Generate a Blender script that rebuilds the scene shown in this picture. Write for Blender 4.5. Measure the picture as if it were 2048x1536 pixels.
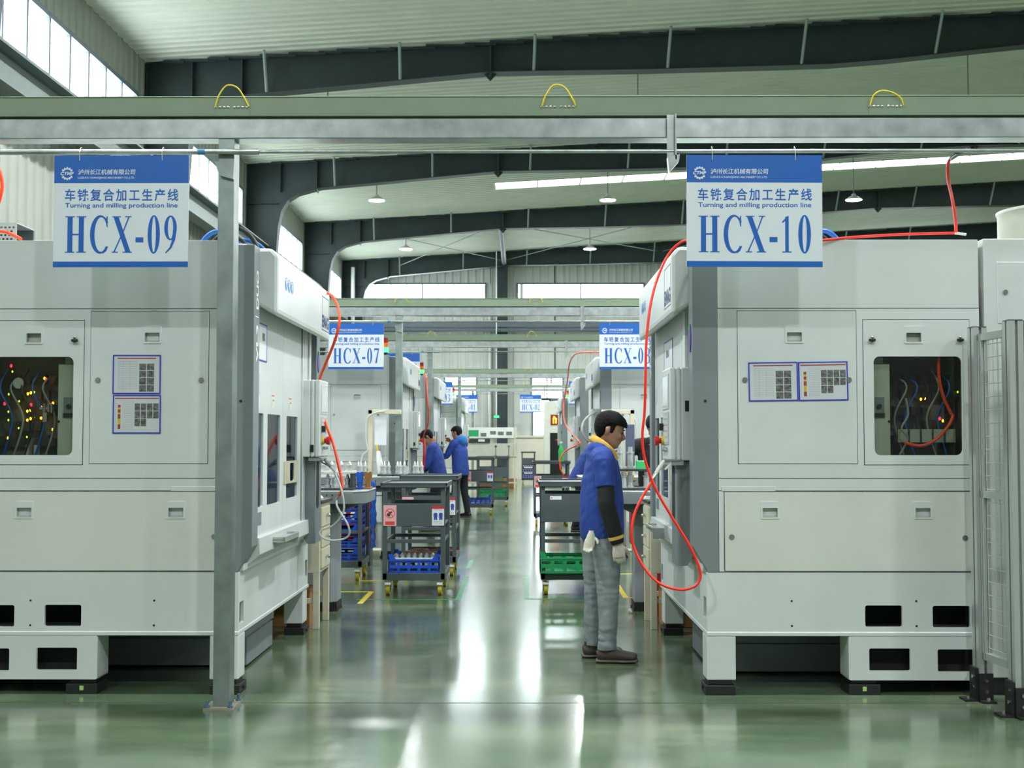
# Machining hall: two rows of turning and milling machines beside a central aisle.
import bpy, bmesh, math, random
from mathutils import Vector, Matrix, noise

random.seed(7)
for o in list(bpy.data.objects):
    bpy.data.objects.remove(o)
S = bpy.context.scene
C = S.collection
PI = math.pi
R = math.radians

# ------------------------------------------------------------------ camera
F = 2500.0                       # focal length in pixels of the 2048 px wide frame
CAM = Vector((0, 0, 1.49))
YAW = math.atan(16 / F)
PITCH = math.atan(112 / F)
cam_data = bpy.data.cameras.new('camera')
cam_data.sensor_width = 36.0
cam_data.lens = 36.0 * F / 2048
cam_data.clip_end = 200
cam_data.dof.use_dof = True
cam_data.dof.focus_distance = 7.6
cam_data.dof.aperture_fstop = 7.0
cam = bpy.data.objects.new('camera', cam_data)
C.objects.link(cam)
cam.location = CAM
cam.rotation_euler = (PI / 2 + PITCH, 0, YAW)
S.camera = cam

# ------------------------------------------------------------------ world, exposure
w = bpy.data.worlds.new('sky')
S.world = w
w.use_nodes = True
wn = w.node_tree.nodes
wn['Background'].inputs[0].default_value = (0.92, 0.99, 1.0, 1)
wn['Background'].inputs[1].default_value = 0.28
S.view_settings.view_transform = 'Standard'
S.view_settings.look = 'None'
S.view_settings.gamma = 1.0
S.view_settings.exposure = -0.08
S.view_settings.use_curve_mapping = False
try:
    S.cycles.use_denoising = True
    S.cycles.max_bounces = 6
    S.cycles.diffuse_bounces = 3
    S.cycles.use_adaptive_sampling = True
    S.cycles.adaptive_threshold = 0.03
    S.cycles.glossy_bounces = 4
    S.cycles.transparent_max_bounces = 8
    S.cycles.sample_clamp_indirect = 6.0
    S.cycles.caustics_reflective = False
    S.cycles.caustics_refractive = False
except Exception:
    pass
LAMP = 1120.0          # radiance of the high bay lamp lenses
PANE = 12.0            # daylight in the window panes
SKYL = 9.0            # daylight in the roof light strips

# ------------------------------------------------------------------ placing
def at(px, py, Y):
    """World point at depth Y that the photograph shows at pixel (px, py)."""
    d = Vector(((px - 1024) / F, (768 - py) / F, -1.0))
    d.rotate(cam.rotation_euler)
    return CAM + d * (Y / d.y)

# ------------------------------------------------------------------ materials
MATS = {}
def lin(c):
    c = c / 255.0
    return c / 12.92 if c <= 0.04045 else ((c + 0.055) / 1.055) ** 2.4

def M(name, rgb=(128, 128, 128), rough=0.5, metal=0.0, var=0.05, scale=6.0, bump=0.0, spec=0.5, coat=0.0):
    if name in MATS:
        return MATS[name]
    m = bpy.data.materials.new(name)
    m.use_nodes = True
    nt = m.node_tree
    b = nt.nodes['Principled BSDF']
    c = [lin(v) for v in rgb]
    b.inputs['Roughness'].default_value = rough
    b.inputs['Metallic'].default_value = metal
    b.inputs['Specular IOR Level'].default_value = spec
    if coat:
        b.inputs['Coat Weight'].default_value = coat
        b.inputs['Coat Roughness'].default_value = 0.08
    tc = nt.nodes.new('ShaderNodeTexCoord')
    nz = nt.nodes.new('ShaderNodeTexNoise')
    nz.inputs['Scale'].default_value = scale
    nz.inputs['Detail'].default_value = 5
    nt.links.new(tc.outputs['Object'], nz.inputs['Vector'])
    rp = nt.nodes.new('ShaderNodeValToRGB')
    rp.color_ramp.elements[0].position = 0.3
    rp.color_ramp.elements[1].position = 0.7
    rp.color_ramp.elements[0].color = [v * (1 - var) for v in c] + [1]
    rp.color_ramp.elements[1].color = [min(1, v * (1 + var)) for v in c] + [1]
    nt.links.new(nz.outputs[0], rp.inputs[0])
    nt.links.new(rp.outputs[0], b.inputs['Base Color'])
    if bump:
        bp = nt.nodes.new('ShaderNodeBump')
        bp.inputs['Strength'].default_value = bump
        bp.inputs['Distance'].default_value = 0.01
        nt.links.new(nz.outputs[0], bp.inputs['Height'])
        nt.links.new(bp.outputs[0], b.inputs['Normal'])
    MATS[name] = m
    return m

def EM(name, rgb, strength):
    if name in MATS:
        return MATS[name]
    m = bpy.data.materials.new(name)
    m.use_nodes = True
    nt = m.node_tree
    b = nt.nodes['Principled BSDF']
    c = [lin(v) for v in rgb] + [1]
    b.inputs['Base Color'].default_value = c
    b.inputs['Emission Color'].default_value = c
    b.inputs['Emission Strength'].default_value = strength
    MATS[name] = m
    return m

def GLASS(name, tint=(235, 240, 235), refl=1.0, rough=0.02):
    if name in MATS:
        return MATS[name]
    m = bpy.data.materials.new(name)
    m.use_nodes = True
    nt = m.node_tree
    nt.nodes.remove(nt.nodes['Principled BSDF'])
    out = nt.nodes['Material Output']
    tr = nt.nodes.new('ShaderNodeBsdfTransparent')
    tr.inputs[0].default_value = [lin(v) for v in tint] + [1]
    gl = nt.nodes.new('ShaderNodeBsdfGlossy')
    gl.inputs['Roughness'].default_value = rough
    fr = nt.nodes.new('ShaderNodeFresnel')
    fr.inputs[0].default_value = 1.5
    mx = nt.nodes.new('ShaderNodeMixShader')
    mu = nt.nodes.new('ShaderNodeMath')
    mu.operation = 'MULTIPLY'
    mu.inputs[1].default_value = refl
    ge = nt.nodes.new('ShaderNodeNewGeometry')
    inv = nt.nodes.new('ShaderNodeMath')
    inv.operation = 'SUBTRACT'
    inv.inputs[0].default_value = 1.0
    nt.links.new(ge.outputs['Backfacing'], inv.inputs[1])
    m2 = nt.nodes.new('ShaderNodeMath')
    m2.operation = 'MULTIPLY'
    nt.links.new(fr.outputs[0], m2.inputs[0])
    nt.links.new(inv.outputs[0], m2.inputs[1])
    nt.links.new(m2.outputs[0], mu.inputs[0])
    nt.links.new(mu.outputs[0], mx.inputs[0])
    nt.links.new(tr.outputs[0], mx.inputs[1])
    nt.links.new(gl.outputs[0], mx.inputs[2])
    nt.links.new(mx.outputs[0], out.inputs[0])
    MATS[name] = m
    return m

def floor_material():
    m = bpy.data.materials.new('green_epoxy_floor')
    m.use_nodes = True
    nt = m.node_tree
    N, L = nt.nodes, nt.links
    b = N['Principled BSDF']
    tc = N.new('ShaderNodeTexCoord')
    mp = N.new('ShaderNodeMapping')
    mp.inputs['Scale'].default_value = (0.55, 1.1, 1)
    L.new(tc.outputs['Object'], mp.inputs['Vector'])
    n1 = N.new('ShaderNodeTexNoise')
    n1.inputs['Scale'].default_value = 1.1
    n1.inputs['Detail'].default_value = 8
    n1.inputs['Roughness'].default_value = 0.65
    L.new(mp.outputs[0], n1.inputs['Vector'])
    r1 = N.new('ShaderNodeValToRGB')
    e = r1.color_ramp.elements
    e[0].position = 0.3
    e[0].color = [lin(v) for v in (58, 76, 56)] + [1]
    e[1].position = 0.72
    e[1].color = [lin(v) for v in (128, 138, 112)] + [1]
    k = e.new(0.5)
    k.color = [lin(v) for v in (86, 105, 80)] + [1]
    L.new(n1.outputs[0], r1.inputs[0])
    # dusty worn patches
    n2 = N.new('ShaderNodeTexNoise')
    n2.inputs['Scale'].default_value = 4.5
    n2.inputs['Detail'].default_value = 10
    n2.inputs['Roughness'].default_value = 0.7
    L.new(mp.outputs[0], n2.inputs['Vector'])
    r2 = N.new('ShaderNodeValToRGB')
    r2.color_ramp.elements[0].position = 0.60
    r2.color_ramp.elements[0].color = (0, 0, 0, 1)
    r2.color_ramp.elements[1].position = 0.85
    r2.color_ramp.elements[1].color = (0.55, 0.55, 0.55, 1)
    L.new(n2.outputs[0], r2.inputs[0])
    mx = N.new('ShaderNodeMixRGB')
    mx.inputs[2].default_value = [lin(v) for v in (128, 130, 110)] + [1]
    L.new(r2.outputs[0], mx.inputs[0])
    L.new(r1.outputs[0], mx.inputs[1])
    L.new(mx.outputs[0], b.inputs['Base Color'])
    rr = N.new('ShaderNodeMapRange')
    rr.inputs[1].default_value = 0.3
    rr.inputs[2].default_value = 0.75
    rr.inputs[3].default_value = 0.13
    rr.inputs[4].default_value = 0.24
    L.new(n2.outputs[0], rr.inputs[0])
    L.new(rr.outputs[0], b.inputs['Roughness'])
    b.inputs['Specular IOR Level'].default_value = 0.8
    b.inputs['Coat Weight'].default_value = 0.4
    b.inputs['Coat Roughness'].default_value = 0.12
    bp = N.new('ShaderNodeBump')
    bp.inputs['Strength'].default_value = 0.02
    bp.inputs['Distance'].default_value = 0.01
    L.new(n1.outputs[0], bp.inputs['Height'])
    L.new(bp.outputs[0], b.inputs['Normal'])
    return m

WHITE = M('machine_white', (205, 211, 209), 0.42, var=0.03, scale=3)
WHITE2 = M('machine_white_cover', (205, 209, 202), 0.42, var=0.03, scale=3)
GREY = M('machine_grey', (122, 131, 134), 0.45, var=0.03)
DGREY = M('machine_dark_grey', (70, 80, 82), 0.5)
BLACK = M('black_rubber', (22, 24, 24), 0.55)
DARK = M('dark_inside', (20, 24, 22), 0.8)
CHROME = M('chrome', (200, 200, 198), 0.18, 1.0)
GALV = M('galvanised_steel', (168, 176, 174), 0.33, 0.85, var=0.22, scale=9)
GALV2 = M('galvanised_pillar', (140, 152, 148), 0.42, 0.7, var=0.2, scale=7)
ALU = M('aluminium', (190, 196, 192), 0.35, 0.6, var=0.04)
TRAY = M('cable_tray_green', (122, 140, 118), 0.5, var=0.04)
STEELDK = M('dark_frame_paint', (42, 56, 56), 0.6, var=0.15, scale=3)
SHEET = M('roof_sheet', (200, 206, 192), 0.5, var=0.05, scale=1.5)
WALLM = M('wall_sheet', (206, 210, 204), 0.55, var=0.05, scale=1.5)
WALLS = M('dim_wall_sheet', (152, 157, 146), 0.6, var=0.06, scale=1.5)  # darker copy of wall_sheet; the left wall's dimness is put into the colour
CREAM = M('cream_wall', (226, 222, 204), 0.7, var=0.04)
BEIGE = M('beige_paint', (206, 202, 178), 0.5, var=0.05)
SIGNW = M('sign_white', (212, 220, 226), 0.35, var=0.02)
BLUE = M('sign_blue', (22, 92, 178), 0.35, var=0.03)
BLUEF = M('poster_blue', (44, 62, 178), 0.4)
PAPER = M('paper', (222, 226, 230), 0.45, var=0.02)
RED = M('red_plastic', (196, 30, 34), 0.4)
REDBAR = M('red_print', (168, 58, 66), 0.5)
YELP = M('yellow_print', (222, 196, 40), 0.5)
YEL = M('yellow_plastic', (214, 190, 44), 0.4)
HOSE_R = M('red_hose', (238, 42, 22), 0.35)
HOSE_O = M('orange_hose', (250, 74, 24), 0.35)
HOSE_W = M('white_hose', (206, 210, 206), 0.35)
HOSE_B = M('blue_hose', (30, 92, 184), 0.4)
HOSE_K = M('black_hose', (26, 30, 32), 0.45)
CART = M('cart_grey', (74, 84, 86), 0.5, var=0.06)
CRATE_B = M('crate_blue', (26, 74, 178), 0.45, var=0.08)
CRATE_G = M('crate_green', (22, 140, 82), 0.45, var=0.08)
BROWN = M('rusty_tray', (84, 62, 50), 0.8, var=0.25, scale=12)
SHAFT = M('machined_steel', (222, 225, 225), 0.28, 0.65, var=0.05)
PANEM = EM('daylight_pane', (240, 252, 255), PANE)
PANEG = EM('gable_daylight_pane', (240, 252, 255), 24.0)
SKYM = EM('roof_light_panel', (246, 252, 246), SKYL)
GL = GLASS('window_glass', (232, 238, 234), 1.2)
GL2 = GLASS('door_glass', (214, 226, 236), 0.8, 0.05)

# ------------------------------------------------------------------ mesh building
WM = {}
def mat4(u, v, n, o):
    u, v, n, o = Vector(u), Vector(v), Vector(n), Vector(o)
    return Matrix(((u.x, v.x, n.x, o.x), (u.y, v.y, n.y, o.y), (u.z, v.z, n.z, o.z), (0, 0, 0, 1)))

def link_mesh(name, bm, mat, parent=None, smooth=False, autosmooth=True):
    me = bpy.data.meshes.new(name)
    bm.to_mesh(me)
    bm.free()
    if isinstance(mat, (list, tuple)):
        for q in mat:
            me.materials.append(q)
    elif mat is not None:
        me.materials.append(mat)
    if smooth:
        for p in me.polygons:
            p.use_smooth = True
        if autosmooth:
            me.set_sharp_from_angle(angle=R(40))
    o = bpy.data.objects.new(name, me)
    C.objects.link(o)
    if parent is not None:
        o.parent = parent
        WM[o.name] = WM[parent.name]
    else:
        WM[o.name] = Matrix.Identity(4)
    return o

def eval_curve_mesh(cu):
    o = bpy.data.objects.new('tmp', cu)
    C.objects.link(o)
    dg = bpy.context.evaluated_depsgraph_get()
    me = bpy.data.meshes.new_from_object(o.evaluated_get(dg))
    bpy.data.objects.remove(o)
    bpy.data.curves.remove(cu)
    return me

def flat_mesh(loops, thick):
    """Filled 2D outline (first loop outer, others holes) extruded to a plate 0..thick in z."""
    cu = bpy.data.curves.new('flat', 'CURVE')
    cu.dimensions = '2D'
    cu.fill_mode = 'BOTH'
    cu.extrude = thick / 2
    for lp in loops:
        sp = cu.splines.new('POLY')
        sp.points.add(len(lp) - 1)
        for i, p in enumerate(lp):
            sp.points[i].co = (p[0], p[1], 0, 1)
        sp.use_cyclic_u = True
    me = eval_curve_mesh(cu)
    me.transform(Matrix.Translation((0, 0, thick / 2)))
    return me

def rrect(x0, y0, x1, y1, r=0.0, n=5):
    if r <= 0:
        return [(x0, y0), (x1, y0), (x1, y1), (x0, y1)]
    pts = []
    for cx, cy, a in ((x1 - r, y0 + r, -90), (x1 - r, y1 - r, 0), (x0 + r, y1 - r, 90), (x0 + r, y0 + r, 180)):
        for i in range(n + 1):
            t = R(a + 90 * i / n)
            pts.append((cx + r * math.cos(t), cy + r * math.sin(t)))
    return pts

def ellipse(cx, cy, rx, ry, n=32, a0=0, a1=360):
    full = abs(a1 - a0) >= 360
    m = n if full else n + 1
    return [(cx + rx * math.cos(R(a0 + (a1 - a0) * i / n)), cy + ry * math.sin(R(a0 + (a1 - a0) * i / n))) for i in range(m)]

class MB:
    def __init__(self, bevel=0.0):
        self.bm = bmesh.new()
        self.bevel = bevel

    def box(self, x0, x1, y0, y1, z0, z1, bevel=None):
        bv = self.bevel if bevel is None else bevel
        b2 = bmesh.new()
        bmesh.ops.create_cube(b2, size=1)
        for v in b2.verts:
            v.co = (x0 + (v.co.x + .5) * (x1 - x0), y0 + (v.co.y + .5) * (y1 - y0), z0 + (v.co.z + .5) * (z1 - z0))
        if bv > 0:
            bmesh.ops.bevel(b2, geom=b2.edges[:], offset=bv, segments=2, affect='EDGES', profile=0.5)
        bmesh.ops.recalc_face_normals(b2, faces=b2.faces[:])
        return self.join(b2)

    def join(self, b2, mtx=None):
        me = bpy.data.meshes.new('t')
        b2.to_mesh(me)
        b2.free()
        if mtx is not None:
            me.transform(mtx)
        self.bm.from_mesh(me)
        bpy.data.meshes.remove(me)
        return self

    def mesh(self, me, mtx=None):
        if mtx is not None:
            me.transform(mtx)
        self.bm.from_mesh(me)
        bpy.data.meshes.remove(me)
        return self

    def plate(self, loops, thick, u, v, n, o):
        return self.mesh(flat_mesh(loops, thick), mat4(u, v, n, o))

    def prism(self, poly, a0, a1, axis='y'):
        """poly in the plane across the axis: y->(x,z), x->(y,z), z->(x,y)."""
        b2 = bmesh.new()
        def P(p, a):
            return {'y': (p[0], a, p[1]), 'x': (a, p[0], p[1]), 'z': (p[0], p[1], a)}[axis]
        v0 = [b2.verts.new(P(p, a0)) for p in poly]
        v1 = [b2.verts.new(P(p, a1)) for p in poly]
        n = len(poly)
        b2.faces.new(v0)
        b2.faces.new(v1[::-1])
        for i in range(n):
            b2.faces.new((v0[i], v0[(i + 1) % n], v1[(i + 1) % n], v1[i]))
        if self.bevel > 0:
            bmesh.ops.bevel(b2, geom=b2.edges[:], offset=self.bevel, segments=2, affect='EDGES', profile=0.5)
        bmesh.ops.recalc_face_normals(b2, faces=b2.faces[:])
        bmesh.ops.triangulate(b2, faces=[f for f in b2.faces if len(f.verts) > 4])
        return self.join(b2)

    def cyl(self, p0, p1, r0, r1=None, seg=16, cap=True):
        p0, p1 = Vector(p0), Vector(p1)
        r1 = r0 if r1 is None else r1
        d = p1 - p0
        b2 = bmesh.new()
        bmesh.ops.create_cone(b2, cap_ends=cap, segments=seg, radius1=r0, radius2=r1, depth=d.length)
        q = d.to_track_quat('Z', 'Y').to_matrix().to_4x4()
        return self.join(b2, Matrix.Translation((p0 + p1) / 2) @ q)

    def lathe(self, prof, seg=20, mtx=None):
        """prof: (r, z) pairs around z."""
        b2 = bmesh.new()
        rings = []
        for r, z in prof:
            if r < 1e-5:
                rings.append([b2.verts.new((0, 0, z))])
            else:
                rings.append([b2.verts.new((r * math.cos(2 * PI * i / seg), r * math.sin(2 * PI * i / seg), z)) for i in range(seg)])
        for a, b in zip(rings, rings[1:]):
            for i in range(seg):
                j = (i + 1) % seg
                va = [a[i % len(a)], a[j % len(a)]]
                vb = [b[j % len(b)], b[i % len(b)]]
                f = []
                for v in va + vb:
                    if v not in f:
                        f.append(v)
                if len(f) >= 3:
                    try:
                        b2.faces.new(f)
                    except ValueError:
                        pass
        bmesh.ops.recalc_face_normals(b2, faces=b2.faces[:])
        return self.join(b2, mtx)

    def ball(self, c, r, sc=(1, 1, 1), seg=12):
        b2 = bmesh.new()
        bmesh.ops.create_uvsphere(b2, u_segments=seg, v_segments=max(6, seg * 2 // 3), radius=r)
        return self.join(b2, Matrix.Translation(c) @ Matrix.Diagonal((*sc, 1)))

    def tube(self, pts, r, seg=10, sub=6, cyclic=False):
        """Smooth round tube along points (Catmull-Rom)."""
        P = [Vector(p) for p in pts]
        path = []
        n = len(P)
        for i in range(n - 1):
            p0 = P[max(i - 1, 0)]
            p1, p2 = P[i], P[i + 1]
            p3 = P[min(i + 2, n - 1)]
            for k in range(sub):
                t = k / sub
                path.append(0.5 * ((2 * p1) + (-p0 + p2) * t + (2 * p0 - 5 * p1 + 4 * p2 - p3) * t * t + (-p0 + 3 * p1 - 3 * p2 + p3) * t ** 3))
        path.append(P[-1])
        return self.sweep(path, [(r, r)] * len(path), seg)

    def sweep(self, path, radii, seg=12, ref=None):
        path = [Vector(p) for p in path]
        b2 = bmesh.new()
        rings = []
        ref = Vector(ref) if ref is not None else None
        prevn = None
        for i, p in enumerate(path):
            t = (path[min(i + 1, len(path) - 1)] - path[max(i - 1, 0)]).normalized()
            if ref is not None:
                a = ref - t * ref.dot(t)
                if a.length < 1e-4:
                    a = t.orthogonal()
            elif prevn is None:
                a = t.orthogonal()
            else:
                a = prevn - t * prevn.dot(t)
                if a.length < 1e-5:
                    a = t.orthogonal()
            a.normalize()
            prevn = a
            b = t.cross(a)
            ra, rb = radii[i]
            rings.append([b2.verts.new(p + a * (ra * math.cos(2 * PI * k / seg)) + b * (rb * math.sin(2 * PI * k / seg))) for k in range(seg)])
        for A, B in zip(rings, rings[1:]):
            for k in range(seg):
                b2.faces.new((A[k], A[(k + 1) % seg], B[(k + 1) % seg], B[k]))
        b2.faces.new(rings[0][::-1])
        b2.faces.new(rings[-1])
        bmesh.ops.recalc_face_normals(b2, faces=b2.faces[:])
        return self.join(b2)

    def build(self, name, mat, parent=None, smooth=False, world=False):
        if world and parent is not None:
            self.bm.transform(WM[parent.name].inverted())
        return link_mesh(name, self.bm, mat, parent, smooth)

def text_mesh(body, w, h, thick=0.0015, bold=0.0, spacing=1.0, shear=0.0):
    cu = bpy.data.curves.new('txt', 'FONT')
    cu.body = body
    cu.size = 1
    cu.offset = bold
    cu.space_character = spacing
    cu.shear = shear
    cu.resolution_u = 4
    cu.extrude = 0.5
    me = eval_curve_mesh(cu)
    xs = [v.co.x for v in me.vertices]
    ys = [v.co.y for v in me.vertices]
    x0, x1, y0, y1 = min(xs), max(xs), min(ys), max(ys)
    sx, sy = w / (x1 - x0), h / (y1 - y0)
    me.transform(Matrix.Diagonal((sx, sy, thick, 1)) @ Matrix.Translation((-x0, -y0, 0.5)))
    return me

# ------------------------------------------------------------------ things
def tag(o, label, cat, group=None, kind=None):
    o['label'] = label
    o['category'] = cat
    if group:
        o['group'] = group
    if kind:
        o['kind'] = kind
    return o

def thing(name, label, cat, loc=(0, 0, 0), rz=0.0, group=None):
    o = bpy.data.objects.new(name, None)
    C.objects.link(o)
    o.location = loc
    o.rotation_euler = (0, 0, rz)
    o.empty_display_size = 0.1
    WM[o.name] = Matrix.Translation(loc) @ Matrix.Rotation(rz, 4, 'Z')
    return tag(o, label, cat, group)

def struct(o, label=None):
    o['kind'] = 'structure'
    if label:
        o['label'] = label
    return o

def copy_tree(src, loc=None, rz=None, label=None, group=None, parent=None):
    c = src.copy()
    C.objects.link(c)
    if parent is not None:
        c.parent = parent
    else:
        if loc is not None:
            c.location = loc
        if rz is not None:
            c.rotation_euler = (0, 0, rz)
        if label:
            c['label'] = label
        if group:
            c['group'] = group
    WM[c.name] = Matrix.Translation(c.location) @ Matrix.Rotation(c.rotation_euler.z, 4, 'Z')
    for ch in list(src.children):
        copy_tree(ch, parent=c)
    return c
# ================================================================== the hall
FR0, BAY, NFR = 22.3, 8.3, 4
GABLE = 47.9
XL, XR = -6.75, 22.0
Y0 = -7.0
def roof_z(x):
    return 8.31 + 0.057 * (x + 6.3)

# floor
m = MB()
m.box(XL, XR, Y0, GABLE, -0.2, 0.0)
fl = struct(m.build('floor', floor_material()))

# expansion joint across the floor and painted markings
m = MB()
m.box(-6.5, 8, 7.158, 7.164, 0.0, 0.0012)
struct(m.build('floor_marking_1', M('joint', (52, 62, 52), 0.6)))
TAPE_Y = M('yellow_tape', (196, 178, 40), 0.45, var=0.12, scale=20)
TAPE_G = M('green_tape', (58, 128, 92), 0.35, var=0.15, scale=20)
def corner_tape(name, mat, x, y, dx, dy, wd=0.05):
    q = MB()
    q.box(min(x, x + dx), max(x, x + dx), y - wd / 2, y + wd / 2, 0.0, 0.0015)
    q.box(x - wd / 2, x + wd / 2, min(y, y + dy), max(y, y + dy), 0.0, 0.0016)
    return struct(q.build(name, mat))
corner_tape('floor_marking_2', TAPE_G, -0.58, 11.75, -0.95, 1.9)
corner_tape('floor_marking_3', TAPE_G, -0.60, 14.6, -0.7, 1.0)
corner_tape('floor_marking_4', TAPE_G, 0.06, 11.8, 0.75, 1.9)
corner_tape('floor_marking_5', TAPE_Y, -1.40, 13.3, -0.9, 1.6)
corner_tape('floor_marking_6', TAPE_Y, -1.46, 12.35, -0.5, -0.9)
corner_tape('floor_marking_7', TAPE_Y, 1.0, 11.9, 0.3, 1.0)
corner_tape('floor_marking_8', TAPE_Y, 0.95, 14.0, 0.4, 0.8)

# corrugated sheets -------------------------------------------------------
def ribs(a0, a1, pitch, h, flat=0.55):
    out = []
    a = a0
    while a < a1 - 1e-6:
        out += [(a, 0), (a + pitch * flat, 0), (a + pitch * (flat + 0.12), h), (a + pitch * 0.88, h)]
        a += pitch
    out.append((a1, 0))
    return out

def sheet(prof, f0, f1):
    """prof: (along, relief) pairs; f0, f1 map one to the two ends of the sheet."""
    b = bmesh.new()
    A = [b.verts.new(f0(a, h)) for a, h in prof]
    B = [b.verts.new(f1(a, h)) for a, h in prof]
    for i in range(len(A) - 1):
        b.faces.new((A[i], A[i + 1], B[i + 1], B[i]))
    return b

# roof with cut-outs for the light strips
SKY_Y = [34.4, 9.5, 1.2]  # the two nearer strips are unseen, added to help light the machine fronts
SKX0 = -0.7
RT = 0.02
q = MB()
prof = ribs(Y0, GABLE, 0.25, 0.03)
q.join(sheet(prof, lambda a, h: (XL - .2, a, roof_z(XL - .2) - h + RT), lambda a, h: (SKX0, a, roof_z(SKX0) - h + RT)))
ys = sorted([(y, y + 1.0) for y in SKY_Y])
edges = [Y0] + [v for s in ys for v in s] + [GABLE]
for i in range(0, len(edges), 2):
    q.join(sheet(ribs(edges[i], edges[i + 1], 0.25, 0.03),
                 lambda a, h: (SKX0, a, roof_z(SKX0) - h + RT), lambda a, h: (XR + .2, a, roof_z(XR + .2) - h + RT)))
q.box(XL - .3, XR + .3, Y0, GABLE + .2, roof_z(XR) + .6, roof_z(XR) + .7)
ce = struct(q.build('ceiling', SHEET))

nw = 1
def roof_light(y):
    global nw
    m = MB()
    x = SKX0
    while x < XR:
        x2 = min(x + 1.2, XR)
        b = bmesh.new()
        v = [b.verts.new((xx, yy, roof_z(xx) + RT)) for xx, yy in ((x + .015, y + .02), (x2 - .015, y + .02), (x2 - .015, y + .98), (x + .015, y + .98))]
        b.faces.new(v[::-1])
        m.join(b)
        x = x2
    fr = MB()
    x = SKX0
    while x < XR:
        fr.box(x - .02, x + .02, y, y + 1, roof_z(x) - .01, roof_z(x) + .05)
        x += 1.2
    for yy in (y, y + .98):
        fr.prism([(SKX0, roof_z(SKX0)), (XR, roof_z(XR)), (XR, roof_z(XR) + .06), (SKX0, roof_z(SKX0) + .06)], yy, yy + .02)
    f = struct(fr.build('window_%d' % nw, WALLM))
    nw += 1
    m.build('pane', SKYM, f)
for y in SKY_Y:
    roof_light(y)

# walls --------------------------------------------------------------------
WIN0, WIN1 = 6.66, 7.52          # window band
bays = [(FR0 - BAY * 3 + 1.1, FR0 - BAY * 2 - .7), (FR0 - BAY * 2 + 1.1, FR0 - BAY - .7), (FR0 - BAY + 1.1, FR0 - .75)] + \
       [(FR0 + BAY * k + 1.1, FR0 + BAY * (k + 1) - .75) for k in range(3)]
q = MB()
for z0, z1 in ((0, WIN0), (WIN1, roof_z(XL))):
    q.join(sheet(ribs(Y0, GABLE, 0.3, 0.025), lambda a, h: (XL + h, a, z0), lambda a, h: (XL + h, a, z1)))
ed = [Y0] + [v for b in bays for v in b] + [GABLE]
for i in range(0, len(ed), 2):
    q.join(sheet(ribs(ed[i], ed[i + 1], 0.3, 0.025), lambda a, h: (XL + h, a, WIN0), lambda a, h: (XL + h, a, WIN1)))
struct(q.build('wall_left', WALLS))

WFR = M('window_frame_grey', (112, 124, 134), 0.5)
def wall_window(y0, y1):
    global nw
    fr = MB()
    t = .06
    x0, x1 = XL - .02, XL + .07
    fr.box(x0, x1, y0 - t, y1 + t, WIN0 - t, WIN0 + .02)
    fr.box(x0, x1, y0 - t, y1 + t, WIN1 - .02, WIN1 + t)
    fr.box(x0, x1, y0 - t, y0 + .02, WIN0, WIN1)
    fr.box(x0, x1, y1 - .02, y1 + t, WIN0, WIN1)
    n = max(1, round((y1 - y0) / 0.8))
    for k in range(1, n):
        yy = y0 + (y1 - y0) * k / n
        fr.box(x0 + .02, x1 - .01, yy - .03, yy + .03, WIN0, WIN1)
    f = struct(fr.build('window_%d' % nw, WFR))
    nw += 1
    p = MB()
    b = bmesh.new()
    b.faces.new([b.verts.new(v) for v in ((XL, y0, WIN0), (XL, y1, WIN0), (XL, y1, WIN1), (XL, y0, WIN1))])
    p.join(b)
    p.build('pane', PANEM, f)
for b_ in bays:
    wall_window(*b_)

# gable wall with window openings
GW = [(-6.17, -1.34, 6.86, 7.48, 8), (-.08, 4.75, 6.86, 7.48, 8), (6.0, 10.9, 6.86, 7.48, 8), (12.1, 17, 6.86, 7.48, 8),
      (.44, 1.63, 3.08, 3.86, 2), (.50, 1.12, 1.66, 3.02, 1), (-2.87, -1.68, 2.75, 3.90, 2)]
xs = sorted({XL, XR} | {v for g in GW for v in g[:2]})
q = MB()
for a, b_ in zip(xs, xs[1:]):
    holes = sorted([(g[2], g[3]) for g in GW if g[0] <= a + 1e-6 and g[1] >= b_ - 1e-6])
    z = 1.6
    segs = []
    for h0, h1 in holes:
        segs.append((z, h0))
        z = h1
    segs.append((z, None))
    pr = ribs(a, b_, min(0.3, (b_ - a)), 0.025)
    for z0, z1 in segs:
        q.join(sheet(pr, lambda x, h: (x, GABLE - h, z0), lambda x, h: (x, GABLE - h, roof_z(x) if z1 is None else z1)))
struct(q.build('wall_back', WALLM))
q = MB()
q.box(XL, XR, GABLE - .14, GABLE + .1, 0, 1.58)
q.box(XL, XR, GABLE - .2, GABLE + .1, 1.58, 1.66)
struct(q.build('baseboard_back', CREAM))
q = MB()
q.join(sheet(ribs(Y0, GABLE, 0.3, 0.025), lambda a, h: (XR - h, a, 0), lambda a, h: (XR - h, a, roof_z(XR))))
struct(q.build('wall_right', WALLM))
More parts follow.
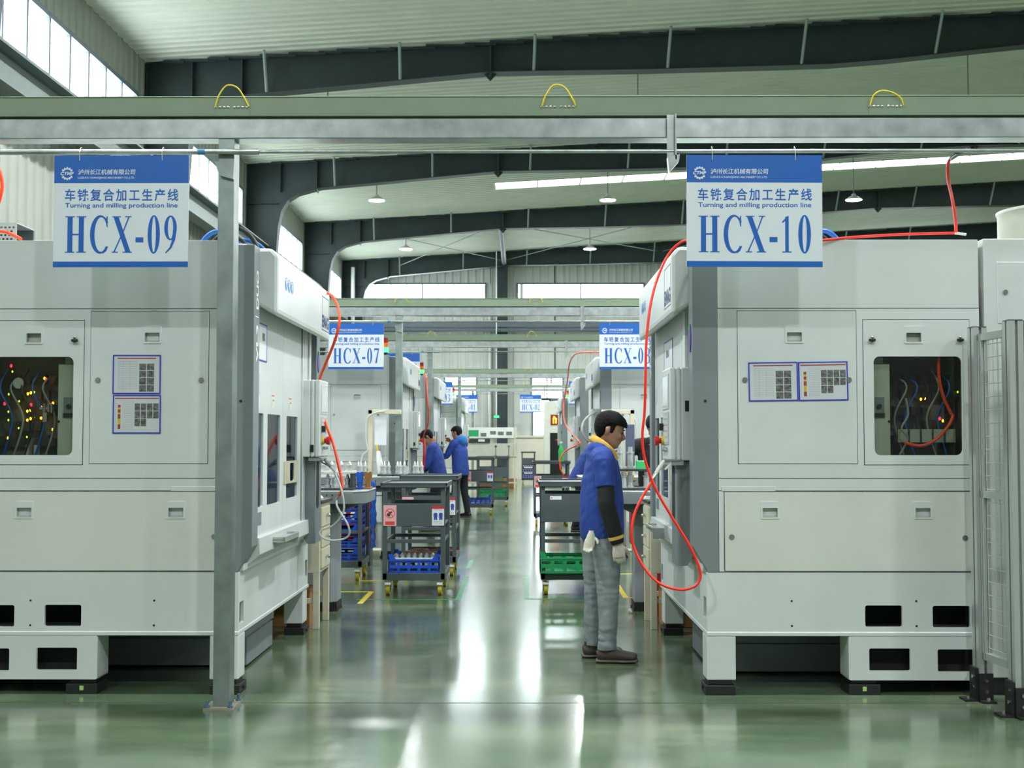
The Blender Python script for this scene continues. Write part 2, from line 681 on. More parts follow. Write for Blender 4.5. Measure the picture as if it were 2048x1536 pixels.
for x0, x1, z0, z1, n in GW:
    fr = MB()
    t = .05
    y0, y1 = GABLE - .07, GABLE + .02
    fr.box(x0 - t, x1 + t, y0, y1, z0 - t, z0 + .02)
    fr.box(x0 - t, x1 + t, y0, y1, z1 - .02, z1 + t)
    fr.box(x0 - t, x0 + .02, y0, y1, z0, z1)
    fr.box(x1 - .02, x1 + t, y0, y1, z0, z1)
    for k in range(1, n):
        xx = x0 + (x1 - x0) * k / n
        wd = .03 if k == n // 2 else .015
        fr.box(xx - wd, xx + wd, y0 + .02, y1, z0, z1)
    f = struct(fr.build('window_%d' % nw, WFR))
    nw += 1
    p = MB()
    b = bmesh.new()
    b.faces.new([b.verts.new(v) for v in ((x0, GABLE - .01, z0), (x1, GABLE - .01, z0), (x1, GABLE - .01, z1), (x0, GABLE - .01, z1))])
    p.join(b)
    p.build('pane', PANEG, f)

# dark portal frames ---------------------------------------------------------
BOT = [(-5.98, 6.2), (-5.94, 6.75), (-5.86, 7.12), (-5.7, 7.38), (-5.45, 7.53), (-4.9, 7.68), (-2.7, 7.885), (-.535, 8.09),
       (2.3, 8.13), (4.6, 8.19), (5.6, 8.22), (6.6, 8.30), (9.0, 8.56), (11.2, 8.72), (16.4, 8.82), (XR - .05, 9.05)]
def portal(n, y):
    q = MB()
    web = [(XL + .03, 0), (-6.25, 0)] + BOT + [(XR - .05, roof_z(XR) - .02), (XL + .03, roof_z(XL) - .02)]
    q.prism(web, y - .008, y + .008)
    # flanges
    path = [(-6.25, 0)] + BOT
    for (xa, za), (xb, zb) in zip(path, path[1:]):
        d = Vector((xb - xa, zb - za)).normalized()
        nx, nz = -d.y * .014, d.x * .014
        q.prism([(xa, za), (xb, zb), (xb + nx, zb + nz), (xa + nx, za + nz)], y - .15, y + .15)
    q.prism([(XL + .03, roof_z(XL) - .03), (XR - .05, roof_z(XR) - .03), (XR - .05, roof_z(XR) - .015), (XL + .03, roof_z(XL) - .015)], y - .15, y + .15)
    q.box(XL + .03, XL + .05, y - .15, y + .15, 0, roof_z(XL) - .02)
    # ragged sprayed fire coating along the top flange
    rnd = random.Random(n)
    x = -6.4
    while x < XR - .6:
        wd = rnd.uniform(.2, .9)
        hh = rnd.uniform(.02, .075)
        zz = roof_z(x + wd / 2)
        q.box(x, x + wd, y - .17 - rnd.uniform(0, .06), y - .13, zz - .06, zz - .03 + .02 * rnd.random())
        x += wd * .8
    # splice plates
    for xs_, zb in ((-.535, 8.09), (11.2, 8.72)):
        q.box(xs_ - .02, xs_ + .02, y - .15, y + .15, zb - .06, roof_z(xs_) - .02)
        q.prism([(xs_ - .12, zb), (xs_ + .12, zb), (xs_, zb - .13)], y - .012, y + .012)
    # stiffeners
    for xs_ in (-5.9, -5.0):
        q.box(xs_ - .01, xs_ + .01, y - .14, y + .14, 7.6, roof_z(xs_) - .02)
    q.box(XL + .05, -5.96, y - .14, y + .14, 7.3, 7.315)
    o = struct(q.build('beam_%d' % n, STEELDK))
    for k in range(-1, 9):
        x = -4.55 + 2.4 * k
        if x < XL + .5:
            continue
        zb = 0
        for (xa, za), (xb, zb_) in zip(BOT, BOT[1:]):
            if xa <= x <= xb:
                zb = za + (zb_ - za) * (x - xa) / (xb - xa)
        if zb == 0:
            continue
        r = MB()
        r.sweep([(x + .02, y - .5, roof_z(x) - .03), (x, y - .13, zb + .03)], [(.035, .025)] * 2, 6)
        r.build('fly_brace', M('brace_grey', (150, 164, 158), 0.5), o)
    return o
for k in range(-2, NFR):
    portal(k + 3, FR0 + BAY * k)

# tie tube and rods in the last bay
q = MB()
q.cyl((-.6, FR0 + 2 * BAY, 8.2), (-.6, FR0 + 3 * BAY, 8.2), .09)
struct(q.build('beam_7', STEELDK))
ROD = M('rod_grey', (120, 132, 128), 0.5)
n = 8
for xa, xb in ((-4.6, -.7), (-.5, 5.2), (5.4, 11.0)):
    ya, yb = FR0 + 2 * BAY + .2, FR0 + 3 * BAY - .2
    for s in (0, 1):
        q = MB()
        q.cyl((xa if s else xb, ya, roof_z(xa if s else xb) - .35), (xb if s else xa, yb, roof_z(xb if s else xa) - .35), .014, seg=8)
        struct(q.build('beam_%d' % n, ROD))
        n += 1
# inclined brace in the right part
q = MB()
q.cyl((8.4, FR0 + 2 * BAY + .1, 8.4), (7.2, FR0 + 3 * BAY - 1, 7.3), .09)
struct(q.build('beam_%d' % n, STEELDK))
n += 1
# column of the end wall
q = MB()
q.box(-.87, -.47, GABLE - .55, GABLE - .53, 0, 8.45)
q.box(-.68, -.66, GABLE - .53, GABLE - .2, 0, 8.45)
q.box(-.87, -.47, GABLE - .22, GABLE - .2, 0, 8.45)
struct(q.build('column_1', STEELDK))
q = MB()
q.cyl((-1.15, GABLE - .25, 1.6), (-1.15, GABLE - .25, 6.2), .06)
struct(q.build('column_2', M('downpipe_white', (216, 220, 214), 0.5)))
# girt carried across the end wall
q = MB()
q.cyl((-6.2, GABLE - .9, 5.64), (12, GABLE - .9, 5.64), .085, seg=16)
q.box(-6.2, 12, GABLE - 1.0, GABLE - .8, 5.74, 5.92)
for xx in (-4.2, 4.0, 8.0):
    q.box(xx - .04, xx + .04, GABLE - .95, GABLE - .85, 5.25, 5.6)
    q.box(xx - .04, xx + .04, GABLE - .95, GABLE - .2, 5.66, 5.74)
struct(q.build('beam_20', M('girt_grey', (92, 104, 112), 0.5)))
# downpipe in the far left corner
q = MB()
q.cyl((-6.3, GABLE - 1.0, 0), (-6.3, GABLE - 1.0, 8.0), .075)
struct(q.build('column_3', M('downpipe_white')))

# crane runway along the left wall
q = MB()
for z0, z1, x0, x1 in ((6.22, 6.25, -6.5, -6.14), (5.78, 5.81, -6.46, -6.18), (5.81, 6.22, -6.34, -6.32)):
    q.box(x0, x1, 8, GABLE - 2.2, z0, z1)
rw = struct(q.build('beam_%d' % n, M('runway_grey', (92, 104, 100), 0.55)))
n += 1
q = MB()
q.box(-6.36, -6.28, 8, GABLE - 2.2, 6.25, 6.33)
q.build('rail', M('rail_light', (196, 200, 190), 0.45), rw)
for k in range(-1, NFR):
    q = MB()
    q.box(-6.5, -6.12, FR0 + BAY * k - .1, FR0 + BAY * k + .1, 5.45, 5.78)
    q.build('bracket', STEELDK, rw)
# sill cable duct under the windows
q = MB()
q.box(XL, XL + .16, 8, GABLE - 1.5, 6.40, 6.56)
struct(q.build('trim_1', BEIGE))

# high bay lamps --------------------------------------------------------------
LENS = EM('lamp_lens', (248, 252, 255), LAMP)
LBODY = M('lamp_body', (210, 212, 208), 0.4)
def lamp(label, x, y, z=7.70):
    t = thing('high_bay_lamp', label, 'lamp', (x, y, z), 0, 'high bay lamps under the roof')
    b = MB()
    b.lathe([(0, .16), (.05, .16), (.06, .10), (.11, .09), (.16, .05), (.215, .02), (.215, 0), (.2, 0), (.2, .015), (0, .015)], 24)
    b.build('lamp_shade', LBODY, t, True)
    b = MB()
    b.lathe([(0, -.012), (.10, -.010), (.19, .004), (.195, .012), (0, .012)], 24)
    b.build('lens', LENS, t, True)
    b = MB()
    b.cyl((0, 0, .15), (0, 0, roof_z(x) - z - .02), .012, seg=8)
    b.build('rod', M('rod_grey'), t)
    return t
LX = (-3.72, 2.28, 8.65)
far = {(0, 32.2): 'leftmost glowing high bay lamp of the nearer visible row under the roof',
       (1, 32.2): 'glowing high bay lamp left of the HCX-10 sign, nearer row',
       (2, 32.2): 'glowing high bay lamp seen right of the HCX-10 sign',
       (0, 40.5): 'smaller glowing lamp at the far left, before the last dark beam',
       (1, 40.5): 'smaller glowing lamp in the far row, right of the centre tie',
       (2, 40.5): 'far row lamp hidden above the right machine'}
for yy in (40.5, 32.2, 23.9, 15.6, 7.3, -1.0):
    for i, xx in enumerate(LX):
        lb = far.get((i, yy), 'high bay lamp further along the roof, out of the picture or behind the cable tray')
        lamp(lb, xx, yy)
for yy in (15.6, 7.3, -1.0):
    lamp('high bay lamp further along the roof, out of the picture or behind the cable tray', 14.6, yy)

# ------------------------------------------------------------------ overhead rows: tray, beam, pipe
ROW_Y = (7.0, 17.1, 23.0, 34.2, 44.0)
words = ('nearest row', 'second row', 'third row', 'fourth row', 'farthest row')
YWIRE = M('ground_wire', (226, 200, 30), 0.4)
def overhead(i, Y, full):
    wd = words[i]
    x0, x1 = (-6.2, 8.5) if i else (-5.6, 6.2)
    big = i < 2
    # cable tray
    t = thing('cable_tray', 'long green cable tray running across the aisle on the galvanised beam, ' + wd, 'cable tray', (0, Y, 3.322), 0, 'cable trays across the hall')
    q = MB(.004)
    q.box(x0, x1, 0, .16, 0.012, .112)
    q.box(x0, x1, -.006, .166, .108, .116)
    q.box(x0, x1, -.004, .15, 0, .014)
    q.build('channel', TRAY, t)
    js = [-5.33 + 1.85 * k for k in range(9)]
    for j in js:
        if j < x0 or j > x1 or (not big and not (-3.2 < j < 3.5)):
            continue
        q = MB()
        q.box(j - .10, j + .10, -.0035, 0, .012, .10)
        q.build('joint_plate', TRAY, t)
        for s in range(8):
            xx = j - .094 + .0235 * s + (.012 if s > 3 else 0)
            if i == 0 and abs(j) < 3.4:
                q = MB()
                q.ball((xx, -.005, .052), .009, (1, .6, 1), 10)
                q.build('bolt', CHROME, t, True)
        q = MB()
        hh = {0: .17, 1: .17, 2: .135}[int(j * 7) % 3]
        q.tube([(j - .094, -.012, .055), (j - .075, -.02, .11), (j - .03, -.022, hh), (j + .03, -.02, hh - .01), (j + .075, -.02, .095), (j + .094, -.012, .055)], .0042, 8)
        q.build('ground_wire', YWIRE, t, True)
    # galvanised beam with pillar and hangers
    t = thing('support_frame', 'galvanised steel beam on slim pillars under the cable tray, ' + wd, 'beam', (0, Y, 0), 0, 'galvanised beams across the hall')
    q = MB(.006)
    q.box(x0, x1, .0, .13, 3.195, 3.31)
    q.build('crossbar', GALV, t)
    for px_ in (-1.663, 6.05, -5.5):
        if px_ > x1:
            continue
        q = MB(.003)
        q.box(px_ - .045, px_ + .045, 0.005, .135, .012, 3.195)
        p = q.build('pillar', GALV2, t)
        q = MB()
        q.box(px_ - .085, px_ + .08, -.05, .19, 0, .012)
        q.build('base_plate', M('rusty_plate', (150, 146, 128), .6, .3, .25), p)
        for bx, by in ((-.068, -.03), (.062, -.03), (.065, .16), (-.068, .16)):
            q = MB()
            q.cyl((px_ + bx, by, .012), (px_ + bx, by, .05), .009, seg=8)
            q.cyl((px_ + bx, by, .012), (px_ + bx, by, .024), .017, seg=6)
            q.build('anchor_bolt', M('zinc_bolt', (120, 150, 176), .35, .8), p)
        q = MB()
        q.prism([(px_ - .06, 3.06), (px_ + .05, 3.06), (px_ + .045, 2.96), (px_ - .03, 2.98)], -.02, .006)
        q.build('pipe_clip', GALV2, t)
    for hx in (.856, 4.3):
        if hx > x1:
            continue
        q = MB()
        q.box(hx - .028, hx + .018, -.028, -.022, 3.06, 3.32)
        q.box(hx + .014, hx + .022, -.06, -.022, 3.06, 3.32)
        q.prism([(hx - .028, 3.075), (hx + .04, 3.09), (hx + .035, 3.05), (hx - .02, 2.99)], -.06, .0)
        q.build('hanger', GALV, t)
    t = thing('conduit_pipe', 'thin galvanised conduit pipe below the beam, ' + wd, 'pipe', (0, Y, 3.115), 0, 'conduit pipes across the hall')
    q = MB()
    q.cyl((x0, -.02, 0), (-1.5, -.02, 0), .0165, seg=14)
    q.build('thick_tube', GALV, t, True)
    q = MB()
    q.cyl((-1.5, -.02, 0), (x1, -.02, .0), .0115, seg=14)
    q.build('thin_tube', GALV, t, True)
    q = MB()
    q.cyl((-1.56, -.02, 0), (-1.47, -.02, 0), .0195, seg=14)
    q.build('coupling', GALV, t, True)
    q = MB()
    q.cyl((-1.815, -.02, 0), (-1.775, -.02, 0), .0172, seg=14)
    q.build('blue_tape', M('blue_tape', (60, 130, 170), .5), t, True)
for i, Y in enumerate(ROW_Y):
    overhead(i, Y, True)

# ------------------------------------------------------------------ hanging signs
def stroke(pts):
    """pts: (x, y, width) -> outline polygon."""
    L_, R_ = [], []
    for i, (x, y, wd) in enumerate(pts):
        a = Vector(pts[max(i - 1, 0)][:2])
        b = Vector(pts[min(i + 1, len(pts) - 1)][:2])
        d = (b - a).normalized()
        n_ = Vector((-d.y, d.x)) * wd / 2
        L_.append((x + n_.x, y + n_.y))
        R_.append((x - n_.x, y - n_.y))
    return [L_ + R_[::-1]]
def rect(x0, y0, x1, y1):
    return [[(x0, y0), (x1, y0), (x1, y1), (x0, y1)]]
def ring(cx, cy, rx, ry, ix, iy):
    return [ellipse(cx, cy, rx, ry, 40), ellipse(cx, cy, ix, iy, 40)]
GLY = {}
GLY['H'] = (.60, [rect(.065, .02, .21, .98), rect(.39, .02, .535, .98), rect(0, 0, .27, .025), rect(.33, 0, .60, .025), rect(0, .975, .27, 1),
                  rect(.33, .975, .60, 1), rect(.19, .48, .41, .52)])
co = ellipse(.33, .5, .33, .53, 40, 38, 318)
ci = ellipse(.36, .5, .215, .475, 40, 318, 38)
GLY['C'] = (.60, [[co + ci], [[(.545, .70), (.57, .70), (.57, 1.0), (.545, 1.0), (.50, .88)]], stroke([(.585, .17, .03), (.52, .06, .05), (.42, -.01, .05)])])
GLY['X'] = (.62, [[[(.04, .98), (.20, .98), (.58, .02), (.42, .02)]], stroke([(.52, .98, .04), (.34, .56, .035), (.07, .02, .04)]),
                  rect(0, .975, .27, 1), rect(.40, .975, .60, 1), rect(0, 0, .19, .025), rect(.34, 0, .62, .025)])
GLY['-'] = (.22, [rect(0, .28, .22, .42)])
GLY['0'] = (.38, [ring(.19, .5, .19, .53, .066, .49)])
GLY['1'] = (.28, [rect(.10, .02, .20, .98), rect(.01, 0, .28, .025), [[(0, .83), (.03, .81), (.13, .88), (.20, 1.0), (.17, 1.0)]]])
GLY['2'] = (.38, [stroke([(.03, .78, .05), (.07, .92, .07), (.17, .99, .06), (.28, .90, .10), (.30, .74, .11), (.22, .50, .08), (.03, .06, .04)]), rect(.02, 0, .36, .12), rect(.34, .08, .38, .24)])
GLY['3'] = (.38, [stroke([(.04, .84, .04), (.12, .98, .06), (.25, .93, .09), (.28, .78, .10), (.22, .62, .06), (.12, .56, .04)]),
                  stroke([(.12, .56, .04), (.25, .50, .07), (.32, .28, .12), (.24, .05, .08), (.10, .00, .06), (.02, .10, .08)])])
GLY['4'] = (.38, [rect(.22, 0, .32, 1), stroke([(.26, .98, .04), (.02, .30, .04)]), rect(0, .24, .38, .34)])
GLY['5'] = (.38, [rect(.08, .88, .34, 1), rect(.08, .55, .12, 1), stroke([(.10, .58, .05), (.22, .58, .07), (.31, .34, .11), (.24, .06, .08), (.12, .0, .06), (.02, .08, .08)])])
GLY['7'] = (.38, [rect(.02, .88, .38, 1), rect(.02, .76, .05, .95), [[(.30, .90), (.37, .93), (.22, 0), (.10, 0)]]])
GLY['8'] = (.38, [ring(.19, .77, .155, .25, .065, .205), ring(.19, .26, .19, .28, .08, .235)])
GLY['9'] = (.38, [ring(.19, .68, .19, .34, .08, .30), stroke([(.32, .62, .11), (.29, .36, .09), (.20, .14, .06), (.05, -.01, .035)])])
CODE_POS = {'H': (.088, .242), 'C': (.272, .408), 'X': (.435, .583), '-': (.610, .668), 'a': (.700, .790), 'b': (.822, .915)}

SW, SH = .757, .630
SPRING = M('hook_wire', (206, 206, 190), .4, .4)
_sign_cache = {}
def dup_mesh_child(src, parent):
    c = src.copy()
    C.objects.link(c)
    c.parent = parent
    return c
def sign(code, x0, Y, label, tilt=0.0):
    t = thing('hanging_sign', label, 'sign', (x0, Y - .055, 3.086 - SH), 0, 'blue and white line signs hanging from the pipes')
    t.rotation_euler = (0, tilt, 0)
    if not _sign_cache:
        q = MB()
        q.box(0, SW, 0, .006, 0, SH)
        _sign_cache['panel'] = q.build('panel', SIGNW, t)
        q = MB()
        q.box(0, SW, -.0008, 0.001, SH - .155, SH)
        _sign_cache['header'] = q.build('header_band', BLUE, t)
        q = MB()
        q.box(0, SW, -.0008, 0.001, 0, .032)
        _sign_cache['footer'] = q.build('footer_band', BLUE, t)
        # emblem: a cog wheel crossed by a lettered band
        q = MB()
        cog = []
        for k in range(14):
            for f, r in ((-.36, .031), (-.2, .037), (.2, .037), (.36, .031)):
                a = 2 * PI * (k + f + .5) / 14
                cog.append((r * math.cos(a), r * math.sin(a)))
        U, Vv, Nn = (1, 0, 0), (0, 0, 1), (0, -1, 0)
        cx, cz = .073, SH - .102
        q.plate([cog, ellipse(0, 0, .024, .024, 30)], .0012, U, Vv, Nn, (cx, -.0008, cz))
        e = q.build('emblem', SIGNW, t)
        q = MB()
        q.box(cx - .040, cx + .040, -.0026, -.0016, cz - .012, cz + .012)
        q.build('emblem_band', BLUE, e)
        q = MB()
        q.mesh(text_mesh('CTMP', .074, .019, .0008, .03, shear=.25), mat4(U, Vv, Nn, (cx - .037, -.0027, cz - .0095)))
        q.build('emblem_letters', SIGNW, e)
        _sign_cache['emblem'] = e
        q = MB()
        q.mesh(text_mesh('泸州长江机械有限公司', .322, .031, .0008, .012, shear=.08), mat4(U, Vv, Nn, (.134, -.0008, SH - .108)))
        q.mesh(text_mesh('LUZHOU CHANGJIANG MACHINERY CO.,LTD.', .318, .0145, .0008, .01), mat4(U, Vv, Nn, (.134, -.0008, SH - .134)))
        _sign_cache['company'] = q.build('company_name', SIGNW, t)
        q = MB()
        q.mesh(text_mesh('车铣复合加工生产线', .637, .070, .0008, .015, spacing=1.28), mat4(U, Vv, Nn, (.062, -.0002, SH - .258)))
        q.mesh(text_mesh('Turning and milling production line', .632, .034, .0008, .012), mat4(U, Vv, Nn, (.064, -.0002, SH - .302)))
        _sign_cache['title'] = q.build('line_title', BLUE, t)
        q = MB()
        for xx in (.143, .607):
            q.cyl((xx, -.004, SH - .028), (xx, -.012, SH + .02), .0022, seg=6)
            q.tube([(xx, -.012, SH + .02), (xx, .02, SH + .052), (xx, .066, SH + .03)], .0022, 6)
        _sign_cache['hook'] = q.build('hook', SPRING, t, True)
    else:
        for k in ('panel', 'header', 'footer', 'company', 'title', 'hook'):
            dup_mesh_child(_sign_cache[k], t)
        e = dup_mesh_child(_sign_cache['emblem'], t)
        for c in _sign_cache['emblem'].children:
            dup_mesh_child(c, e)
    q = MB()
    for ch, k in zip(code, ('H', 'C', 'X', '-', 'a', 'b')):
        wd, polys = GLY[ch]
        a, b = CODE_POS[k]
        hh = .205
        s = (b - a) / wd
        if ch == '1':
            s *= .8
        z0 = SH - .548
        for li, loops in enumerate(polys):
            q.plate([[(a * SW + p[0] * s * SW, p[1] * hh) for p in lp] for lp in loops], .0008 + .00015 * li, (1, 0, 0), (0, 0, 1), (0, -1, 0), (0, -.0002, z0))
    q.build('line_number', BLUE, t)
    return t
sign('HCX-09', -2.615, 7.0, 'blue and white hanging sign reading HCX-09, above the left front machine')
sign('HCX-10', .931, 7.0, 'blue and white hanging sign reading HCX-10, above the right front machine', R(.25))
sign('HCX-07', -2.62, 17.1, 'smaller hanging sign reading HCX-07, beside the left pillar of the second row')
sign('HCX-08', 1.085, 17.1, 'smaller hanging sign reading HCX-08, partly behind the red hose on the right')
sign('HCX-05', -2.60, 23.0, 'hanging sign of which only a blue corner shows above the second left machine')
sign('HCX-03', -2.60, 34.2, 'far hanging sign of which a blue edge shows behind the third left machine')
sign('HCX-04', 1.34, 34.2, 'far hanging sign mostly hidden behind the right machines')
sign('HCX-01', -2.26, 44.0, 'tiny far hanging sign at the left of the aisle end, cut off by a machine')
sign('HCX-02', 0.0, 44.0, 'tiny far hanging sign reading HCX-02 at the aisle end, right of the dark column')
# ================================================================== machines
# local frame: x towards the aisle (0 = face of the grey corner columns), y along the aisle (0..ML), z up
ML, MW, MH = 2.44, 1.70, 2.68
SKB, SKT = .341, .711            # skirt bottom and top
LED_O = EM('led_orange', (255, 150, 20), 14)
LED_R = EM('led_red', (255, 24, 40), 8)
LED_G = EM('led_green', (170, 230, 30), 8)
LAMP_G = EM('signal_green', (48, 255, 100), 5)
SIG_R = M('signal_red', (150, 20, 24), .35)
SIG_O = M('signal_orange', (226, 106, 24), .35)
SCREEN = M('screen_grey', (206, 212, 214), .25)
KEYS = M('keypad_grey', (176, 180, 178), .5)
BADGE = M('badge_purple', (92, 62, 150), .4)
LETTER = M('letter_white', (224, 228, 226), .5)
ICON = M('icon_blue', (40, 120, 180), .4)
NAVY = M('navy_print', (52, 62, 112), .5)

def pull(q, y, s, a, b, hand):
    pass

def machine(label, near, group, leds):
    """near: 'lo' shows the y = 0 end to the camera, 'hi' the y = ML end."""
    t = thing('turning_machine', label, 'machine', (0, 0, 0), 0, group)
    lo = near == 'lo'
    sg = -1 if lo else 1                     # outward direction of the near end
    ye = 0 if lo else ML
    def Y(o):                                # o: distance outward from the near end
        return ye + sg * o
    def nbox(q, d0, d1, z0, z1, o0, o1, bevel=None):
        ya, yb = sorted((Y(o0), Y(o1)))
        q.box(-d1, -d0, ya, yb, z0, z1, bevel)
    # frame of the near face: u runs with d (into the machine), v up, n outward
    U, V, Nn = (-1, 0, 0), (0, 0, 1), (0, sg, 0)
    def nplate(q, loops, thick, o):
        q.plate(loops, thick, U, V, Nn, (0, Y(o), 0))

    # ---- base with skirt plates
    q = MB(.004)
    nskirt = [rrect(.079, SKB + .02, MW, SKT, .002), rrect(1.005, .395, 1.222, .52, .012), rrect(1.40, .392, 1.62, .518, .012)]
    nplate(q, nskirt, .02, -.02)
    holes = [rrect(.04, .40, .15, .53, .01), rrect(ML - .15, .43, ML - .04, .56, .01)]
    q.plate([rrect(.019, SKB + .02, ML - .019, SKT, .002)] + holes, .02, (0, 1, 0), (0, 0, 1), (1, 0, 0), (-.10, 0, 0))
    q.box(-MW, -.101, .021, ML - .021, SKT - .02, SKT - .003)
    q.box(-MW, -.075, -.006, ML + .006, SKB, SKB + .024)
    ya, yb = sorted((Y(-ML), Y(-ML + .02)))
    q.box(-MW, -.085, ya, yb, SKB, SKT)
    base = q.build('base', WHITE, t)
    q = MB()
    q.box(-MW + .02, -.5, .35, ML - .3, SKB + .03, SKT - .03)
    q.build('base_core', DARK, base)
    q = MB()
    for d in (.575, 1.305):
        for z in (.545, .40):
            q.cyl((-d, Y(.0012), z), (-d, Y(0), z), .0065, seg=10)
    q.build('threaded_hole', DARK, base)
    # ---- legs
    def leg(x0, x1, y0, y1):
        g = MB(.006)
        g.box(x0, x1, y0, y1, .085, SKB)
        lg = g.build('leg', WHITE, t)
        g = MB(.004)
        g.box(x0 + .005, x1 + .01, y0 - .01, y1 + .01, .0, .055)
        g.box(x0 + .02, x1 - .01, y0 + .01, y1 - .01, .055, .085)
        g.cyl((x1 + .004, (y0 + y1) / 2, .03), (x1 + .02, (y0 + y1) / 2, .03), .012, seg=6)
        g.build('levelling_pad', BLACK, lg)
    y0, y1 = sorted((Y(-.17), Y(0.003)))
    leg(-.245, -.075, y0, y1)
    y0, y1 = sorted((Y(-ML + .02), Y(-ML + .21)))
    leg(-.23, -.085, y0, y1)
    # ---- boxed support foot with two openings
    g = MB(.004)
    nplate(g, [rrect(.905, .085, 1.70, SKB, .012), rrect(1.025, .14, 1.265, .27, .01), rrect(1.425, .135, 1.675, .265, .01)], .02, -.018)
    nbox(g, .905, .925, .085, SKB, -.20, -.02)
    nbox(g, .905, 1.70, .085, .10, -.20, -.02)
    sf = g.build('support_foot', WHITE, t)
    g = MB()
    nbox(g, .935, 1.695, .11, SKB - .01, -.19, -.12)
    g.build('foot_inside', DARK, sf)
    g = MB(.004)
    nbox(g, .905, 1.09, 0, .06, -.19, .0)
    nbox(g, .92, 1.07, .06, .085, -.17, -.02)
    g.build('levelling_pad', BLACK, sf)
    g = MB()
    nbox(g, .985, 1.008, .022, .048, .0, .0012)
    g.build('green_sticker', M('sticker_green', (170, 206, 120), .5), sf)

    # ---- upper body
    q = MB(.006)
    # hollow work space behind the doors, hollow control cabinet behind the second panel door
    y0, y1 = sorted((Y(-.36), Y(-ML)))
    q.box(-MW, -.45, y0, y1, SKT, MH - .012)
    y0, y1 = sorted((Y(-.02), Y(-.36)))
    q.box(-1.0, -.15, y0, y1, SKT, MH - .012)
    q.box(-MW, -1.0, y0, y1, SKT, 1.33)
    q.box(-MW, -1.0, y0, y1, 2.22, MH - .012)
    q.box(-MW, -MW + .03, y0, y1, SKT, MH - .012)
    q.box(-.45, -.06, .05, ML - .05, 2.40, MH - .012)
    q.box(-.45, -.06, .05, ML - .05, SKT, .80)
    body = q.build('housing', WHITE, t)
    # near face sheet metal, 4 mm joints
    q = MB(.0015)
    nbox(q, .152, MW, 2.272, MH, -.02, 0)
    fascia = q.build('fascia_panel', WHITE, t)
    q = MB()
    nplate(q, [rrect(.152, 1.266, MW, 2.268), rrect(.266, 1.348, .974, 2.258), rrect(1.009, 1.341, 1.644, 2.204)], .018, -.018)
    q.build('door_surround', WHITE, t)
    q = MB(.0015)
    nbox(q, .152, MW, 1.192, 1.262, -.02, 0)
    nbox(q, .168, .485, 1.188, 1.215, -.02, .003)
    q.build('middle_strip', WHITE, t)
    q = MB(.0015)
    nbox(q, .152, .182, .716, 1.188, -.02, -.002)
    q.build('side_strip', WHITE, t)
    q = MB(.0015)
    nbox(q, 1.65, MW, .716, 1.188, -.02, -.002)
    q.build('side_strip', WHITE, t)
    q = MB()
    nbox(q, .10, MW, .705, .74, -.06, -.021)
    q.build('joint_backing', WHITE, t)

    def handle(parent, dc, zc):
        g = MB()
        nplate(g, [rrect(dc - .055, zc - .052, dc + .055, zc + .05, .006), rrect(dc - .044, zc - .044, dc + .044, zc + .012, .004)], .006, .004)
        o = g.build('handle', WHITE, parent)
        g = MB()
        nbox(g, dc - .05, dc + .05, zc - .048, zc + .04, -.03, -.026)
        ya_, yb_ = Y(.004), Y(-.026)
        b = bmesh.new()
        pr = [(-(dc - .044), ya_, zc - .044), (-(dc + .044), ya_, zc - .044), (-(dc + .04), yb_, zc - .03), (-(dc - .04), yb_, zc - .03)]
        b.faces.new([b.verts.new(v) for v in pr])
        g.join(b)
        g.build('handle_recess', M('handle_recess', (172, 178, 166), .5), o)
    def lock(parent, d, z):
        g = MB()
        ya_ = Y(.004)
        g.cyl((-d, ya_, z), (-d, Y(.010), z), .016, seg=16)
        g.cyl((-d, Y(.010), z), (-d, Y(.013), z), .010, seg=16)
        nbox(g, d - .0016, d + .0016, z - .007, z + .007, .013, .0138)
        return g.build('lock', CHROME, parent, True)
    def knob(parent, d, z):
        g = MB()
        g.cyl((-d, Y(.004), z), (-d, Y(.02), z), .011, seg=12)
        nbox(g, d - .026, d + .014, z - .008, z + .008, .018, .034, .004)
        k = g.build('latch_knob', BLACK, parent)
        g = MB()
        g.ball((-d, Y(.008), z + .018), .010)
        g.build('latch_pin', CHROME, k, True)
    # plain door
    q = MB(.0015)
    hh = [(.605, 2.115)]
    q2 = [rrect(.27, 1.352, .97, 2.254)] + [rrect(.561, 2.071, .649, 2.127, .004)]
    nplate(q, q2, .012, -.008)
    dr = q.build('cabinet_door', WHITE, t)
    handle(dr, .605, 2.115)
    lock(dr, .31, 1.845)
    lock(dr, .925, 1.845)
    # windowed door
    q = MB(.0015)
    wn_ = rrect(1.072, 1.400, 1.590, 1.984, .035, 8)
    nplate(q, [rrect(1.013, 1.345, 1.640, 2.20), wn_, rrect(1.266, 2.068, 1.354, 2.124, .004)], .012, -.008)
    dw = q.build('window_door', WHITE, t)
    handle(dw, 1.31, 2.112)
    knob(dw, 1.066, 2.08)
    if not lo:
        knob(dw, 1.585, 2.08)
    q = MB()
    nplate(q, [rrect(1.066, 1.394, 1.596, 1.990, .035, 8)], .004, -.013)
    q.build('window_pane', GL, dw)
    # fittings inside the cabinet
    q = MB()
    nbox(q, 1.005, MW - .035, 1.335, 2.215, -.355, -.34)
    nbox(q, 1.002, 1.006, 1.335, 2.215, -.34, -.03)
    nbox(q, MW - .036, MW - .031, 1.335, 2.215, -.34, -.03)
    nbox(q, 1.005, MW - .035, 1.331, 1.336, -.34, -.03)
    ins = q.build('mounting_plate', M('plate_inside', (104, 112, 106), .6), t)
    q = MB(.003)
    nbox(q, 1.07, 1.185, 1.36, 1.945, -.16, -.06)
    nbox(q, 1.09, 1.15, 1.945, 1.985, -.16, -.07)
    db = q.build('drive_box', M('drive_box_beige', (188, 188, 172), .5), ins)
    q = MB()
